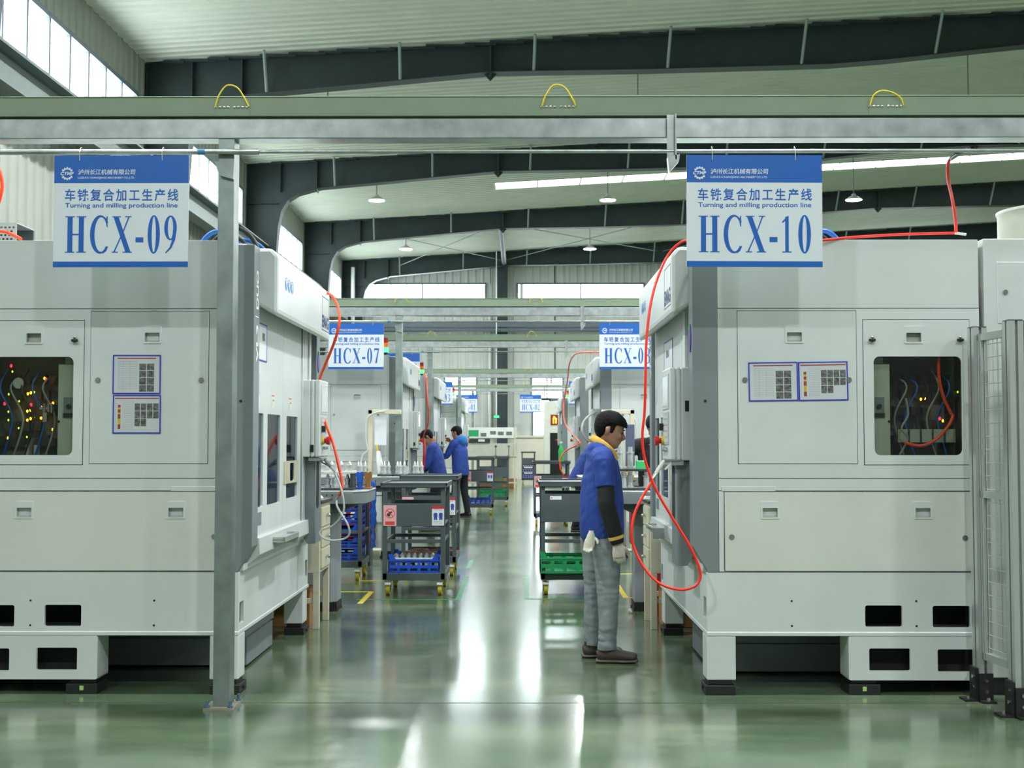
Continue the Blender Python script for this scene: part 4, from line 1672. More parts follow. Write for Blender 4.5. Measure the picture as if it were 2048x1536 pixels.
# perforated guard at the top left edge
t = thing('perforated_guard', 'perforated grey metal guard on the top left machine at the picture edge', 'guard', (-3.71, 8.3, 2.685), 0)
q = MB()
U, V = (1, 0, 0), (0, 0, 1)
loops = [rrect(0, 0, .34, .26)]
for r_ in range(9):
    for c_ in range(12):
        cx, cz = .02 + .027 * c_ + (.0135 if r_ % 2 else 0), .02 + .026 * r_
        if cx < .325:
            loops.append(ellipse(cx, cz, .0095, .007, 8))
q.plate(loops, .003, U, V, (0, -1, 0), (0, 0, 0))
q.box(0, .34, 0, .3, .255, .26)
q.build('guard_sheet', ALU, t)
q = MB()
q.box(0, .34, .28, .30, 0, .255)
q.build('guard_back', DGREY, t)
# drum on the cabinet at the right
t = thing('exhaust_drum', 'grey round exhaust drum on the cabinet at the right picture edge', 'drum', (3.40, 7.95, 2.685), 0)
q = MB()
q.cyl((0, 0, 0), (0, 0, .25), .33, seg=40)
q.build('drum_body', M('drum_grey', (168, 170, 156), .45, .3, .12), t, True)
q = MB()
q.lathe([(.33, .245), (.338, .25), (.338, .265), (.30, .27), (0, .275)], 40)
q.build('drum_rim', M('drum_rim', (206, 210, 204), .35, .5), t, True)

# hoses between the far machines
hose('air_hose', 'orange hose hanging along the second left machine down to the worker', pxs([(848, 745, 19.6), (853, 762, 19.5), (854, 790, 19.4), (857, 820, 19.4), (856, 848, 19.6), (849, 866, 19.8), (846, 880, 20)]), .012, HOSE_O)
t = hose('air_hose', 'red and grey blow hose in front of the second left machine', pxs([(848, 880, 19.8), (849, 905, 19.7), (847, 930, 19.7), (844, 950, 19.7)]), .02, RED)
hose('air_hose', 'pale red hose bending between the second and third right machines', pxs([(1198, 705, 19.5), (1170, 705, 20), (1150, 709, 21), (1139, 728, 22), (1135, 760, 23), (1130, 790, 24), (1127, 815, 24), (1130, 845, 23.5), (1142, 865, 22.5), (1156, 880, 21.5), (1160, 886, 21.3), (1150, 892, 21.3), (1132, 902, 21.5), (1122, 915, 21.5), (1120, 935, 21.5), (1128, 950, 21.5)]), .012, HOSE_O)
hose('air_hose', 'short white hose curving beside the second right machine', pxs([(1192, 823, 17.7), (1176, 833, 17.6), (1166, 846, 17.6), (1164, 862, 17.6), (1170, 876, 17.7), (1178, 882, 17.8)]), .016, HOSE_W)

# ------------------------------------------------------------------ safety fence at the right
def fence_panel(label, x0, y0, x1, y1, posts, side, ztop=2.14):
    t = thing('safety_fence', label, 'fence', (x0, y0, 0), 0, 'aluminium fence panels')
    A, B = Vector((x0, y0, 0)), Vector((x1, y1, 0))
    d = (B - A).normalized()
    nrm = Vector((-d.y, d.x, 0))
    def bar(q, c, wd, z0, z1):
        # profile with grooves on all four sides
        h = wd / 2
        g = wd * .10
        poly = [(-h, -h), (-g, -h), (-g, -h * .55), (g, -h * .55), (g, -h), (h, -h), (h, -g), (h * .55, -g), (h * .55, g), (h, g), (h, h), (g, h), (g, h * .55), (-g, h * .55), (-g, h), (-h, h), (-h, g), (-h * .55, g), (-h * .55, -g), (-h, -g)]
        pts_ = []
        for a, b in poly:
            p = c + d * a + nrm * b
            pts_.append((p.x, p.y))
        q.prism(pts_, z0, z1, 'z')
    for s in posts:
        q = MB()
        c = A + d * s
        bar(q, c, .08, .0, ztop)
        p = q.build('post', ALU, t, world=True)
        q = MB()
        xa, xb = sorted((c.x + side * .042, c.x + side * .06))
        q.box(xa, xb, c.y - .045, c.y + .045, 0, .19)
        xa, xb = sorted((c.x + side * .042, c.x + side * .12))
        q.box(xa, xb, c.y - .05, c.y + .05, 0, .012)
        q.box(c.x - .04, c.x + .04, c.y - .06, c.y - .042, 0, .16)
        q.box(c.x - .04, c.x + .04, c.y - .11, c.y - .042, 0, .012)
        q.build('foot_bracket', BLACK, p, world=True)
        for px_, py_, pz_, dx_, dy_, dz_ in ((side * .09, -.02, .012, 0, 0, .018), (side * .06, -.02, .08, side * .008, 0, 0), (side * .06, -.02, .14, side * .008, 0, 0),
                                             (0, -.085, .012, 0, 0, .018), (0, -.06, .06, 0, -.008, 0), (0, -.06, .12, 0, -.008, 0)):
            q = MB()
            q.cyl((c.x + px_, c.y + py_, pz_), (c.x + px_ + dx_, c.y + py_ + dy_, pz_ + dz_), .011, seg=8)
            q.build('bracket_bolt', CHROME, p, world=True)
        q = MB()
        q.box(c.x - .04, c.x + .04, c.y - .04, c.y + .04, ztop, ztop + .006)
        q.build('end_cap', DGREY, p, world=True)
    L = (B - A).length
    s0, s1 = posts[0] + .045, (posts[1] if len(posts) > 1 else L) - .045
    q = MB()
    for s in (s0 + .02, s1 - .02):
        bar(q, A + d * s, .04, .24, ztop - .04)
    ux = (d.x, d.y, 0)
    for z in (.26, 1.18, ztop - .06):
        a, b = A + d * s0, A + d * s1
        q.prism([(z - .02), (z + .02)] and [((a.x + nrm.x * .02), (a.y + nrm.y * .02)), ((b.x + nrm.x * .02), (b.y + nrm.y * .02)), ((b.x - nrm.x * .02), (b.y - nrm.y * .02)), ((a.x - nrm.x * .02), (a.y - nrm.y * .02))], z - .02, z + .02, 'z')
    q.build('panel_frame', ALU, t, world=True)
    q = MB()
    s = s0 + .045
    while s < s1 - .03:
        c = A + d * s
        q.cyl((c.x, c.y, .27), (c.x, c.y, ztop - .07), .0022, seg=5)
        s += .05
    z = .31
    while z < ztop - .08:
        q.cyl(A + d * (s0 + .03) + Vector((0, 0, z)), A + d * (s1 - .03) + Vector((0, 0, z)), .0022, seg=5)
        z += .075
    q.build('wire_mesh', M('mesh_wire', (196, 200, 192), .4, .4), t, world=True)
    return t
fence_panel('narrow aluminium fence panel with wire mesh, seen edge-on beside the front right machine', 2.655, 7.26, 2.70, 6.82, [0.0, .42], -1)
fence_panel('aluminium fence panel running out of the picture at the right edge', 2.80, 6.84, 4.4, 6.80, [0.0, 1.5], 1)

# ------------------------------------------------------------------ drawer cabinets
def drawer_cabinet(label, x, y, s):
    """s = 1: front faces +x."""
    t = thing('drawer_cabinet', label, 'cabinet', (x, y, 0), 0 if s > 0 else PI, 'beige drawer cabinets')
    q = MB(.004)
    q.box(-.62, 0, -.27, .27, .44, .985)
    q.build('body', BEIGE, t)
    for xx in (-.58, -.025):
        for yy in (-.245, .245):
            g = MB(.003)
            g.box(xx - .025, xx + .025, yy - .025, yy + .025, 0, .44)
            g.build('leg', BEIGE, t)
    g = MB(.003)
    for yy in (-.245, .245):
        g.box(-.58, -.03, yy - .015, yy + .015, .20, .24)
    g.box(-.60, -.56, -.245, .245, .20, .24)
    g.build('stretcher', BEIGE, t)
    for k in range(3):
        g = MB(.003)
        g.box(0, .012, -.21, .21, .47 + .165 * k, .62 + .165 * k)
        d = g.build('drawer', BEIGE, t)
        g = MB()
        g.cyl((.012, 0, .55 + .165 * k), (.03, 0, .55 + .165 * k), .012, seg=12)
        g.ball((.034, 0, .55 + .165 * k), .016)
        g.build('knob', CHROME, d, True)
    g = MB(.004)
    g.box(-.64, .02, -.29, .29, .985, 1.01)
    g.build('top_board', M('dark_mat', (54, 56, 54), .6), t)
    return t
drawer_cabinet('beige drawer cabinet on legs beyond the front left machine', -1.585, 10.18, 1)
drawer_cabinet('beige drawer cabinet on legs beyond the front right machine', 1.03, 10.18, -1)
def cloth_pad(label, x, y, z, sx, sy, rz):
    q = MB()
    b2 = bmesh.new()
    bmesh.ops.create_grid(b2, x_segments=14, y_segments=14, size=.5)
    top = bmesh.ops.extrude_face_region(b2, geom=b2.faces[:])
    for v in b2.verts:
        v.co.x *= sx
        v.co.y *= sy
        n_ = noise.noise(v.co * 9 + Vector((x, y, 0)))
        v.co.z = .004
    for e in top['geom']:
        if isinstance(e, bmesh.types.BMVert):
            e.co.z = .022 + .016 * noise.noise(e.co * 12 + Vector((x, y, 3)))
    bmesh.ops.recalc_face_normals(b2, faces=b2.faces[:])
    q.join(b2)
    o = q.build('rag', M('rag_white', (220, 220, 216), .8), None, True)
    o.location = (x, y, z)
    o.rotation_euler = (0, 0, rz)
    return tag(o, label, 'rag', 'white rags')
cloth_pad('crumpled white rag on the left drawer cabinet', -1.72, 10.13, 1.01, .24, .42, .2)
cloth_pad('crumpled white rag on the right drawer cabinet', 1.13, 10.05, 1.01, .2, .3, .5)
# cardboard box under the cabinets
def carton(label, x, y):
    t = thing('carton', label, 'box', (x, y, 0), 0, 'cartons under the cabinets')
    q = MB(.003)
    q.box(-.22, .22, -.16, .16, 0, .30)
    q.build('body', M('cardboard', (150, 112, 66), .8), t)
    q = MB()
    q.box(-.221, .221, -.02, .02, .2, .3012)
    q.build('tape', M('tape_tan', (176, 140, 84), .5), t)
carton('brown carton under the left drawer cabinet', -1.9, 10.2)
carton('brown carton under the right drawer cabinet', 1.36, 10.2)

# ------------------------------------------------------------------ conveyor tables with fixtures and shafts
def conveyor_table(label, xend, xback, y0, y1, ztop, s, ped=True):
    """s = 1: the end at xend points towards +x."""
    t = thing('conveyor_table', label, 'table', (xend, (y0 + y1) / 2, 0), 0 if s > 0 else PI, 'grey conveyor tables')
    L2 = (y1 - y0) / 2
    ln = abs(xend - xback)
    q = MB(.005)
    q.prism([(-ln, -L2), (-.10, -L2), (0, -L2 + .12), (0, L2 - .12), (-.10, L2), (-ln, L2)], ztop - .11, ztop - .012, 'z')
    q.build('table_frame', GREY, t)
    q = MB(.004)
    q.prism([(-ln, -L2), (-.09, -L2), (.008, -L2 + .12), (.008, L2 - .12), (-.09, L2), (-ln, L2)], ztop - .012, ztop, 'z')
    q.build('table_rim', M('rim_light', (176, 184, 184), .35, .3), t)
    q = MB(.004)
    q.prism([(-ln, ztop - .11), (-.06, ztop - .11), (-.24, ztop - .19), (-ln, ztop - .19)], -L2 + .08, L2 - .08)
    q.build('belly', DGREY, t)
    q = MB(.006)
    q.prism([(-.60, -.16), (-.33, -.16), (-.28, -.10), (-.28, .14), (-.60, .14)], .075, ztop - .15, 'z')
    pd = q.build('pedestal', M('pedestal_grey', (138, 146, 150), .45), t)
    q = MB()
    for xx in (-.58, -.31):
        for yy in (-.13, .11):
            q.cyl((xx, yy, .015), (xx, yy, .08), .02, seg=10)
            q.cyl((xx, yy, 0), (xx, yy, .02), .045, seg=14)
    q.box(-.605, -.275, -.165, .145, .0, .08)
    q.build('foot', BLACK, t)
    q = MB()
    for yy in (-.02, .02):
        q.cyl((-.30 + yy * 1.2, -L2 - .001, ztop - .035), (-.30 + yy * 1.2, -L2 + .01, ztop - .035), .007, seg=8)
    q.build('frame_hole', BLACK, t)
    return t
TL = conveyor_table('grey conveyor table with shafts beyond the front left machine', -1.32, -3.2, 10.65, 11.55, 1.055, 1)
TR = conveyor_table('grey conveyor table with shafts behind the blue-jacketed man', .72, 2.8, 10.65, 11.55, 1.055, -1)
T2 = conveyor_table('second grey conveyor table, in front of the second left machine', -1.16, -3.0, 15.6, 16.6, 1.03, 1)
T3 = conveyor_table('second grey conveyor table on the right, before the HCX-08 machine', .75, 2.8, 15.6, 16.6, 1.03, -1)
_shaft = []
def shaft(label, x, y, z, group, h=.15, kind=0):
    t = thing('pinion_shaft', label, 'shaft', (x, y, z), 0, group)
    if len(_shaft) < 2:
        for kk in range(2):
            q = MB()
            if kk == 0:
                q.lathe([(0, 0), (.030, 0), (.030, .03), (.022, .032), (.022, .075), (.027, .077), (.027, .095), (.016, .10), (.014, .125), (.004, .15), (0, .15)], 14)
            else:
                q.lathe([(0, 0), (.034, 0), (.034, .02), (.026, .022), (.026, .13), (.034, .132), (.034, .145), (.02, .147), (.02, .19), (0, .19)], 16)
            o = q.build('shaft_body', SHAFT, t if kk == kind else None, True)
            _shaft.append(o)
        if kind != 0:
            pass
    src = _shaft[kind]
    if src.parent is None:
        src.parent = t
    elif src.parent is not t:
        c = src.copy()
        C.objects.link(c)
        c.parent = t
    t.scale = (1, 1, h / (.15 if kind == 0 else .19))
    return t
TRI = M('fixture_dark', (52, 58, 58), .5)
# left table: raised rack with pins and a row beneath
t = thing('pallet_rack', 'two-tier pallet rack holding shafts on the left conveyor table', 'rack', (-1.80, 10.95, 1.055), 0)
q = MB(.003)
q.box(-.55, .36, -.14, .14, 0, .02)
q.build('base_tray', TRI, t)
q = MB(.003)
q.box(-.55, .36, -.10, .10, .145, .165)
q.build('upper_bar', M('rack_white', (206, 208, 204), .4), t)
for xx in (-.54, .34):
    q = MB()
    q.box(xx - .012, xx + .012, -.1, .1, .02, .145)
    q.build('upright', TRI, t)
GS1 = 'shafts on the left pallet rack'
for k in range(11):
    shaft('small pointed steel shaft standing on top of the left pallet rack', -2.27 + .078 * k, 10.95 + .03 * (k % 2), 1.22, GS1, .085)
GS2 = 'shafts under the top bar of the left rack'
for k in range(10):
    shaft('steel shaft standing in the lower tier of the left pallet rack', -2.28 + .086 * k, 10.88 + .05 * (k % 2), 1.075, GS2, .12)
for k, (dx, dy) in enumerate(((-.06, .3), (0, .33), (.06, .3))):
    shaft('pointed steel shaft behind the left rack', -1.66 + dx, 11.0 + dy, 1.055, 'loose shafts behind the left rack', .18)
# blue and brown holders beside the rack
for nm, lb, mt, x in (('blue_holder', 'blue plastic holder at the end of the left pallet rack', HOSE_B, -1.425), ('brown_holder', 'brown plastic holder next to the blue one on the left table', M('holder_brown', (140, 98, 50), .6), -1.352)):
    t = thing(nm, lb, 'holder', (x, 11.15, 1.055), 0)
    q = MB(.004)
    q.box(-.03, .03, -.10, .10, 0, .02)
    q.prism([(-.02, .02), (.02, .02), (.022, .10), (.033, .115), (.031, .155), (.012, .155), (.010, .14), (-.010, .14), (-.012, .155), (-.031, .155), (-.033, .115), (-.022, .10)], -.04, .04)
    q.build('holder_body', mt, t)
    q = MB()
    for yy in (-.07, .07):
        q.cyl((0, yy, .02), (0, yy, .05), .015, seg=10)
    q.build('clamp', mt, t, True)
# second left table: clusters
GS3 = 'shaft clusters on the second left table'
for c, xx in enumerate((-2.02, -1.72, -1.52, -1.30)):
    t = thing('fixture_plate', ('round dark fixture on the second left table, leftmost', 'round dark fixture on the second left table, second from the left', 'round dark fixture on the second left table, third from the left', 'round dark fixture on the second left table, rightmost')[c], 'fixture', (xx, 15.95, 1.03), 0, 'fixtures on the second left table')
    q = MB()
    q.lathe([(0, 0), (.10, 0), (.10, .02), (.08, .03), (0, .03)], 20)
    q.build('plate', TRI, t, True)
    for k in range(3):
        a = 2 * PI * k / 3 + .5
        shaft('pointed steel shaft in a fixture on the second left table', xx + .05 * math.cos(a), 15.95 + .05 * math.sin(a), 1.06, GS3, .16)
# right table: two-tier clusters of thick pins
GS4 = 'shafts on the right conveyor table'
t = thing('pallet_rack', 'two-tier pallet rack with thick steel shafts on the right table', 'rack', (1.05, 11.0, 1.055), 0)
q = MB(.003)
q.box(-.28, .6, -.16, .16, 0, .02)
q.build('base_tray', TRI, t)
q = MB(.003)
q.box(-.28, .6, -.16, .16, .165, .185)
q.build('upper_tray', TRI, t)
for xx, yy in ((-.26, -.14), (-.26, .14), (.58, -.14), (.58, .14)):
    q = MB()
    q.cyl((xx, yy, .02), (xx, yy, .165), .012, seg=8)
    q.build('upright', TRI, t)
for k, (dx, dy) in enumerate(((-.15, -.10), (-.09, -.08), (.05, -.10), (.11, -.08), (.17, -.10), (.3, -.09), (.37, -.09))):
    shaft('steel shaft in the lower tier of the right pallet rack', 1.05 + dx, 11.0 + dy, 1.075, GS4, .14, 1)
for k, (dx, dy) in enumerate(((-.18, -.05), (-.08, .02), (.13, .03))):
    shaft('taller steel shaft on top of the right pallet rack', 1.05 + dx, 11.0 + dy, 1.24, 'tall shafts on the right rack', .19, 1)
t = thing('green_cap', 'small green plastic cap on the right pallet rack', 'cap', (1.055, 10.95, 1.24), 0)
q = MB(.006)
q.box(-.04, .04, -.03, .03, 0, .07)
q.build('cap_body', M('cap_green', (70, 206, 120), .4), t)
q = MB()
q.box(-.045, .045, -.035, .035, 0, .012)
q.build('cap_flange', M('cap_green'), t)

# ------------------------------------------------------------------ carts
CASTER = M('caster_yellow', (196, 180, 44), .45)
def caster(parent, x, y, brake, s=1):
    g = MB(.002)
    g.box(x - .035, x + .035, y - .035, y + .035, .135, .145)
    for sx in (-1, 1):
        g.prism([(y - .03, .135), (y + .03, .135), (y + .012 * s, .05), (y - .012 * s, .05)], x + sx * .026 - .002, x + sx * .026 + .002, 'x')
    fk = g.build('caster_fork', M('zinc', (176, 180, 178), .35, .7), parent)
    g = MB()
    g.cyl((x - .019, y, .0625), (x + .019, y, .0625), .0625, seg=22)
    g.build('wheel', CASTER, fk, True)
    g = MB()
    g.cyl((x - .0205, y, .0625), (x + .0205, y, .0625), .03, seg=16)
    g.build('wheel_hub', BLACK, fk, True)
    if brake:
        g = MB(.004)
        g.box(x - .028, x + .028, y - .075 * s if s > 0 else y + .03, y - .03 * s if s > 0 else y + .075, .10, .125)
        g.build('brake_pedal', M('pedal_white', (220, 222, 218), .35), fk)
def ppe_notice(parent, x, z, y, wd=.095, hh=.135):
    g = MB()
    g.box(x, x + wd, y - .0015, y, z, z + hh)
    n_ = g.build('notice', M('notice_paper', (224, 228, 232), .5), parent)
    g = MB()
    g.box(x, x + wd, y - .002, y - .0015, z + hh * .86, z + hh)
    g.build('notice_header', M('notice_red', (190, 40, 52), .5), n_)
    g = MB()
    for k in range(2):
        cx = x + wd * (.29 + .44 * k)
        g.plate([[(-.016, 0), (-.003, 0), (0, .02), (.003, 0), (.016, 0), (.016, .055), (.02, .03), (.023, .032), (.017, .066), (.005, .07), (-.005, .07), (-.017, .066), (-.023, .032), (-.02, .03), (-.016, .055)]], .0005, (1, 0, 0), (0, 0, 1), (0, -1, 0), (cx, y - .0015, z + hh * .28))
    g.build('overall_picture', M('overall_blue', (40, 74, 156), .5), n_)
    g = MB()
    for zz in (.07, .13, .2, .75, .80):
        g.box(x + wd * .12, x + wd * .85, y - .002, y - .0015, z + hh * zz, z + hh * (zz + .025))
    g.build('notice_text', M('print_grey'), n_)
def ban_notice(parent, x, z, y, wd=.095, hh=.15):
    g = MB()
    g.box(x, x + wd, y - .0015, y, z, z + hh)
    n_ = g.build('notice', M('notice_pink', (224, 172, 176), .5), parent)
    g = MB()
    cx, cz = x + wd / 2, z + hh * .60
    r_ = wd * .37
    g.plate([ellipse(0, 0, r_, r_, 28), ellipse(0, 0, r_ * .86, r_ * .86, 28)], .0005, (1, 0, 0), (0, 0, 1), (0, -1, 0), (cx, y - .0017, cz))
    g.plate([[(-r_ * .70, r_ * .60), (-r_ * .60, r_ * .70), (r_ * .70, -r_ * .60), (r_ * .60, -r_ * .70)]], .0005, (1, 0, 0), (0, 0, 1), (0, -1, 0), (cx, y - .0017, cz))
    g.box(x + wd * .14, x + wd * .86, y - .002, y - .0015, z + hh * .05, z + hh * .22)
    g.build('ban_symbol', M('ban_red', (206, 66, 60), .5), n_)
    g = MB()
    g.plate([[(-.6, -.5), (-.1, -.7), (.1, -.2), (.5, .3), (.35, .5), (.1, .3), (-.1, .45), (-.3, .1), (-.55, .0)]], .0004, (r_, 0, 0), (0, 0, r_), (0, -1, 0), (cx, y - .0016, cz))
    g.build('hand_picture', M('print_dark', (60, 50, 50), .5), n_)
def cart(name, label, x, y, w_=.60, l_=.82, h=1.08, style=0, rz=0.0, notices=True, panel=(.66, .88)):
    """near end towards -y."""
    t = thing(name, label, 'cart', (x, y, 0), rz, 'grey tool carts')
    pw = .042
    for xx in (-w_ / 2 + pw / 2, w_ / 2 - pw / 2):
        for yy in (pw / 2, l_ - pw / 2):
            g = MB(.003)
            g.box(xx - pw / 2, xx + pw / 2, yy - pw / 2, yy + pw / 2, .15, h - .04)
            g.build('post', CART, t)
    # bottom deck and lip
    g = MB(.004)
    g.box(-w_ / 2, w_ / 2, 0, l_, .145, .215)
    g.build('bottom_shelf', CART, t)
    g = MB(.003)
    g.box(-w_ / 2 + pw, w_ / 2 - pw, .005, .035, .50, .535)
    g.box(-w_ / 2 + pw, w_ / 2 - pw, l_ - .035, l_ - .005, .50, .535)
    g.box(-w_ / 2 + .01, -w_ / 2 + .035, pw, l_ - pw, .50, .53)
    g.box(w_ / 2 - .035, w_ / 2 - .01, pw, l_ - pw, .50, .53)
    g.build('cross_rail', CART, t)
    g = MB(.003)
    g.box(-w_ / 2 + .004, w_ / 2 - .004, -.006, .02, panel[0], panel[1])
    pn = g.build('end_panel', CART, t)
    g = MB(.003)
    g.box(-w_ / 2 + pw * .7, w_ / 2 - pw * .7, l_ - .03, l_ - .012, panel[0], panel[1])
    g.box(-w_ / 2 + .012, w_ / 2 - .012, .03, l_ - .03, panel[0], panel[0] + .02)
    g.build('middle_shelf', CART, t)
    g = MB(.010)
    g.box(-w_ / 2 - .02, w_ / 2 + .02, -.03, l_ + .03, h - .05, h - .015)
    tp = g.build('top_tray', CART, t)
    g = MB(.004)
    for a in ((-w_ / 2 - .02, w_ / 2 + .02, -.03, -.012), (-w_ / 2 - .02, w_ / 2 + .02, l_ + .012, l_ + .03), (-w_ / 2 - .02, -w_ / 2 - .004, -.03, l_ + .03), (w_ / 2 + .004, w_ / 2 + .02, -.03, l_ + .03)):
        g.box(a[0], a[1], a[2], a[3], h - .03, h)
    g.build('tray_rim', M('rim_dark', (60, 68, 70), .4), tp)
    for sx in (-1, 1):
        caster(t, sx * (w_ / 2 - .05), .06, True)
        caster(t, sx * (w_ / 2 - .05), l_ - .06, False)
    if notices:
        ppe_notice(pn, w_ / 2 - .125, panel[0] + .01, -.0062, .115, .185)
        ban_notice(pn, -w_ / 2 + .008, panel[0] + .005, -.0062, .125, .20)
    if style == 1:
        g = MB()
        g.box(-w_ / 2 + .09, -w_ / 2 + .20, -.008, -.006, panel[1] - .055, panel[1] - .02)
        lb = g.build('label_strip', M('notice_paper'), pn)
        g = MB()
        g.box(-w_ / 2 + .10, -w_ / 2 + .112, -.0086, -.008, panel[1] - .043, panel[1] - .032)
        g.build('red_dot', RED, lb)
    return t
C1 = cart('tool_cart', 'front grey tool cart left of the aisle, blue crate of shafts on its bottom shelf', -1.02, 12.05)
C2 = cart('tool_cart', 'grey tool cart just behind the front left one, rusty tray on its bottom shelf', -1.00, 13.75, .60, .85, 1.10)
C3 = cart('tool_cart', 'grey cart behind the blue-jacketed man, green crate on its bottom shelf', .50, 12.1, .60, .85, 1.09, 1, 0, False, (.70, .97))
C4 = cart('tool_cart', 'grey cart with pink notice beyond the man, second on the right', .55, 21.8, .62, .9, 1.12)
C5 = cart('tool_cart', 'grey cart with blue crate beside the hooded worker', -.82, 25.0, .58, .8, 1.14)
C6 = cart('tool_cart', 'far grey cart with green crate behind the hooded worker', -.62, 28.2, .72, .8, 1.12, 0, 0, False)
C7 = cart('tool_cart', 'small far cart loaded with blue crates at the aisle end', .28, 42.0, .46, .6, 1.10, 0, 0, False)
# ratchet clip on the front cart panel
def crate(label, x, y, z, w_, l_, h, mat, group='plastic crates', rz=0.0):
    t = thing('crate', label, 'crate', (x, y, z), rz, group)
    q = MB(.004)
    q.box(-w_ / 2, w_ / 2, -l_ / 2, l_ / 2, 0, .012)
    q.build('crate_floor', mat, t)
    n_ = 5
    hol = []
    for r_ in range(2):
        for k in range(n_):
            c = -w_ / 2 + w_ * (k + .5) / n_
            hw = w_ / n_ * .36
            z0 = h * (.14 + .42 * r_)
            hol.append(rrect(c - hw, z0, c + hw, z0 + h * .20, .006, 2))
    for o, nrm in ((-l_ / 2, (0, -1, 0)), (l_ / 2 - .01, (0, -1, 0))):
        q = MB()
        q.plate([[(-w_ / 2, 0), (w_ / 2, 0), (w_ / 2, h + .05), (w_ / 2 - .04, h + .05), (w_ / 2 - .07, h), (-w_ / 2 + .07, h), (-w_ / 2 + .04, h + .05), (-w_ / 2, h + .05)]] + hol, .008, (1, 0, 0), (0, 0, 1), nrm, (0, o + .008, 0))
        q.box(-w_ / 2 - .005, w_ / 2 + .005, o - .006, o + .002, h * .86, h * .94)
        q.box(-w_ / 2 - .005, w_ / 2 + .005, o - .004, o + .002, 0, h * .07)
        q.build('crate_end', mat, t)
    for sx in (-1, 1):
        q = MB()
        hol2 = [rrect(-l_ / 2 + l_ * (k + .18) / 6, h * .2, -l_ / 2 + l_ * (k + .82) / 6, h * .7, .008, 2) for k in range(6)]
        q.plate([rrect(-l_ / 2, 0, l_ / 2, h + .02)] + hol2, .008, (0, 1, 0), (0, 0, 1), (sx, 0, 0), (sx * (w_ / 2 - .008), 0, 0))
        q.build('crate_side', mat, t)
    return t
crate('blue plastic crate on the bottom shelf of the front left cart', -1.02, 12.34, .215, .49, .55, .13, CRATE_B)
crate('green plastic crate on the bottom shelf of the cart behind the man', .49, 12.26, .215, .60, .46, .155, CRATE_G)
crate('green crate on the far cart behind the hooded worker', -.62, 28.55, .215, .62, .6, .14, CRATE_G)
crate('blue crate on the cart beside the hooded worker', -.84, 25.35, .215, .50, .6, .10, CRATE_B)
for k in range(3):
    crate('blue crate in the stack on the far cart, %s' % ('lowest', 'middle', 'topmost')[k], .28, 42.3, .215 + .19 * k, .40, .5, .13, CRATE_B)
GS5 = 'shafts lying in the blue crate of the front cart'
t = thing('shaft_tray', 'white slotted tray lying in the blue crate of the front left cart', 'tray', (-1.02, 12.34, .33), 0)
q = MB(.003)
q.box(-.205, .205, -.22, .22, 0, .016)
q.build('tray_plate', M('tray_green', (40, 110, 84), .5), t)
q = MB(.003)
q.box(-.205, .205, -.235, -.22, -.005, .022)
q.build('tray_edge', M('tray_white', (220, 222, 220), .4), t)
for k in range(7):
    shaft('small steel shaft end poking up from the crate tray of the front left cart', -1.195 + .058 * k, 12.16, .346, GS5, .055)
def rusty(label, x, y, z, w_, l_):
    t = thing('rusty_tray', label, 'tray', (x, y, z), 0, 'rusty brown trays')
    q = MB(.004)
    q.box(-w_ / 2, w_ / 2, -l_ / 2, l_ / 2, 0, .012)
    q.box(-w_ / 2, w_ / 2, -l_ / 2, -l_ / 2 + .012, 0, .05)
    q.box(-w_ / 2, w_ / 2, l_ / 2 - .012, l_ / 2, 0, .05)
    q.build('tray_body', BROWN, t)
    q = MB()
    rnd = random.Random(5)
    for k in range(40):
        q.box(*(lambda a, b: (a, a + .06, b, b + .06, .012, .02 + .02 * rnd.random()))(rnd.uniform(-w_ / 2 + .02, w_ / 2 - .08), rnd.uniform(-l_ / 2 + .02, l_ / 2 - .08)))
    s_ = q.build('swarf', BROWN, t)
    s_['kind'] = 'stuff'
    return t
rusty('rusty brown tray on the bottom shelf of the second left cart', -.98, 14.15, .215, .56, .6)
rusty('rusty brown tray at the back of the cart behind the man', .52, 12.70, .215, .54, .40)

# trolley of blue crates between the left tables
t = cart('crate_trolley', 'grey trolley piled with blue crates between the left conveyor tables', -1.98, 13.25, .62, .7, 1.0, 0, 0, False, (.86, .90))
for k in range(5):
    crate('blue crate in the pile on the left trolley, %s' % ('lowest', 'second from the bottom', 'in the middle', 'second from the top', 'topmost')[k], -1.97, 13.58, .216 + .128 * k, .52, .56, .075, CRATE_B, 'crates piled on the left trolley')
t = thing('plastic_sheet', 'crumpled blue plastic sheeting hanging on the left trolley', 'sheet', (-1.60, 13.5, .3), 0)
q = MB()
b2 = bmesh.new()
n1, n2 = 14, 40
g_ = [[b2.verts.new((.03 * noise.noise(Vector((i * .5, j * .25, 1))) + .02, -.22 + .44 * i / n1, .03 + .72 * j / n2)) for i in range(n1 + 1)] for j in range(n2 + 1)]
for j in range(n2):
    for i in range(n1):
        b2.faces.new((g_[j][i], g_[j][i + 1], g_[j + 1][i + 1], g_[j + 1][i]))
sol = bmesh.ops.solidify(b2, geom=b2.faces[:], thickness=.008)
q.join(b2)
q.build('sheeting', M('film_blue', (38, 104, 200), .25, 0, .2, 14), t, True)
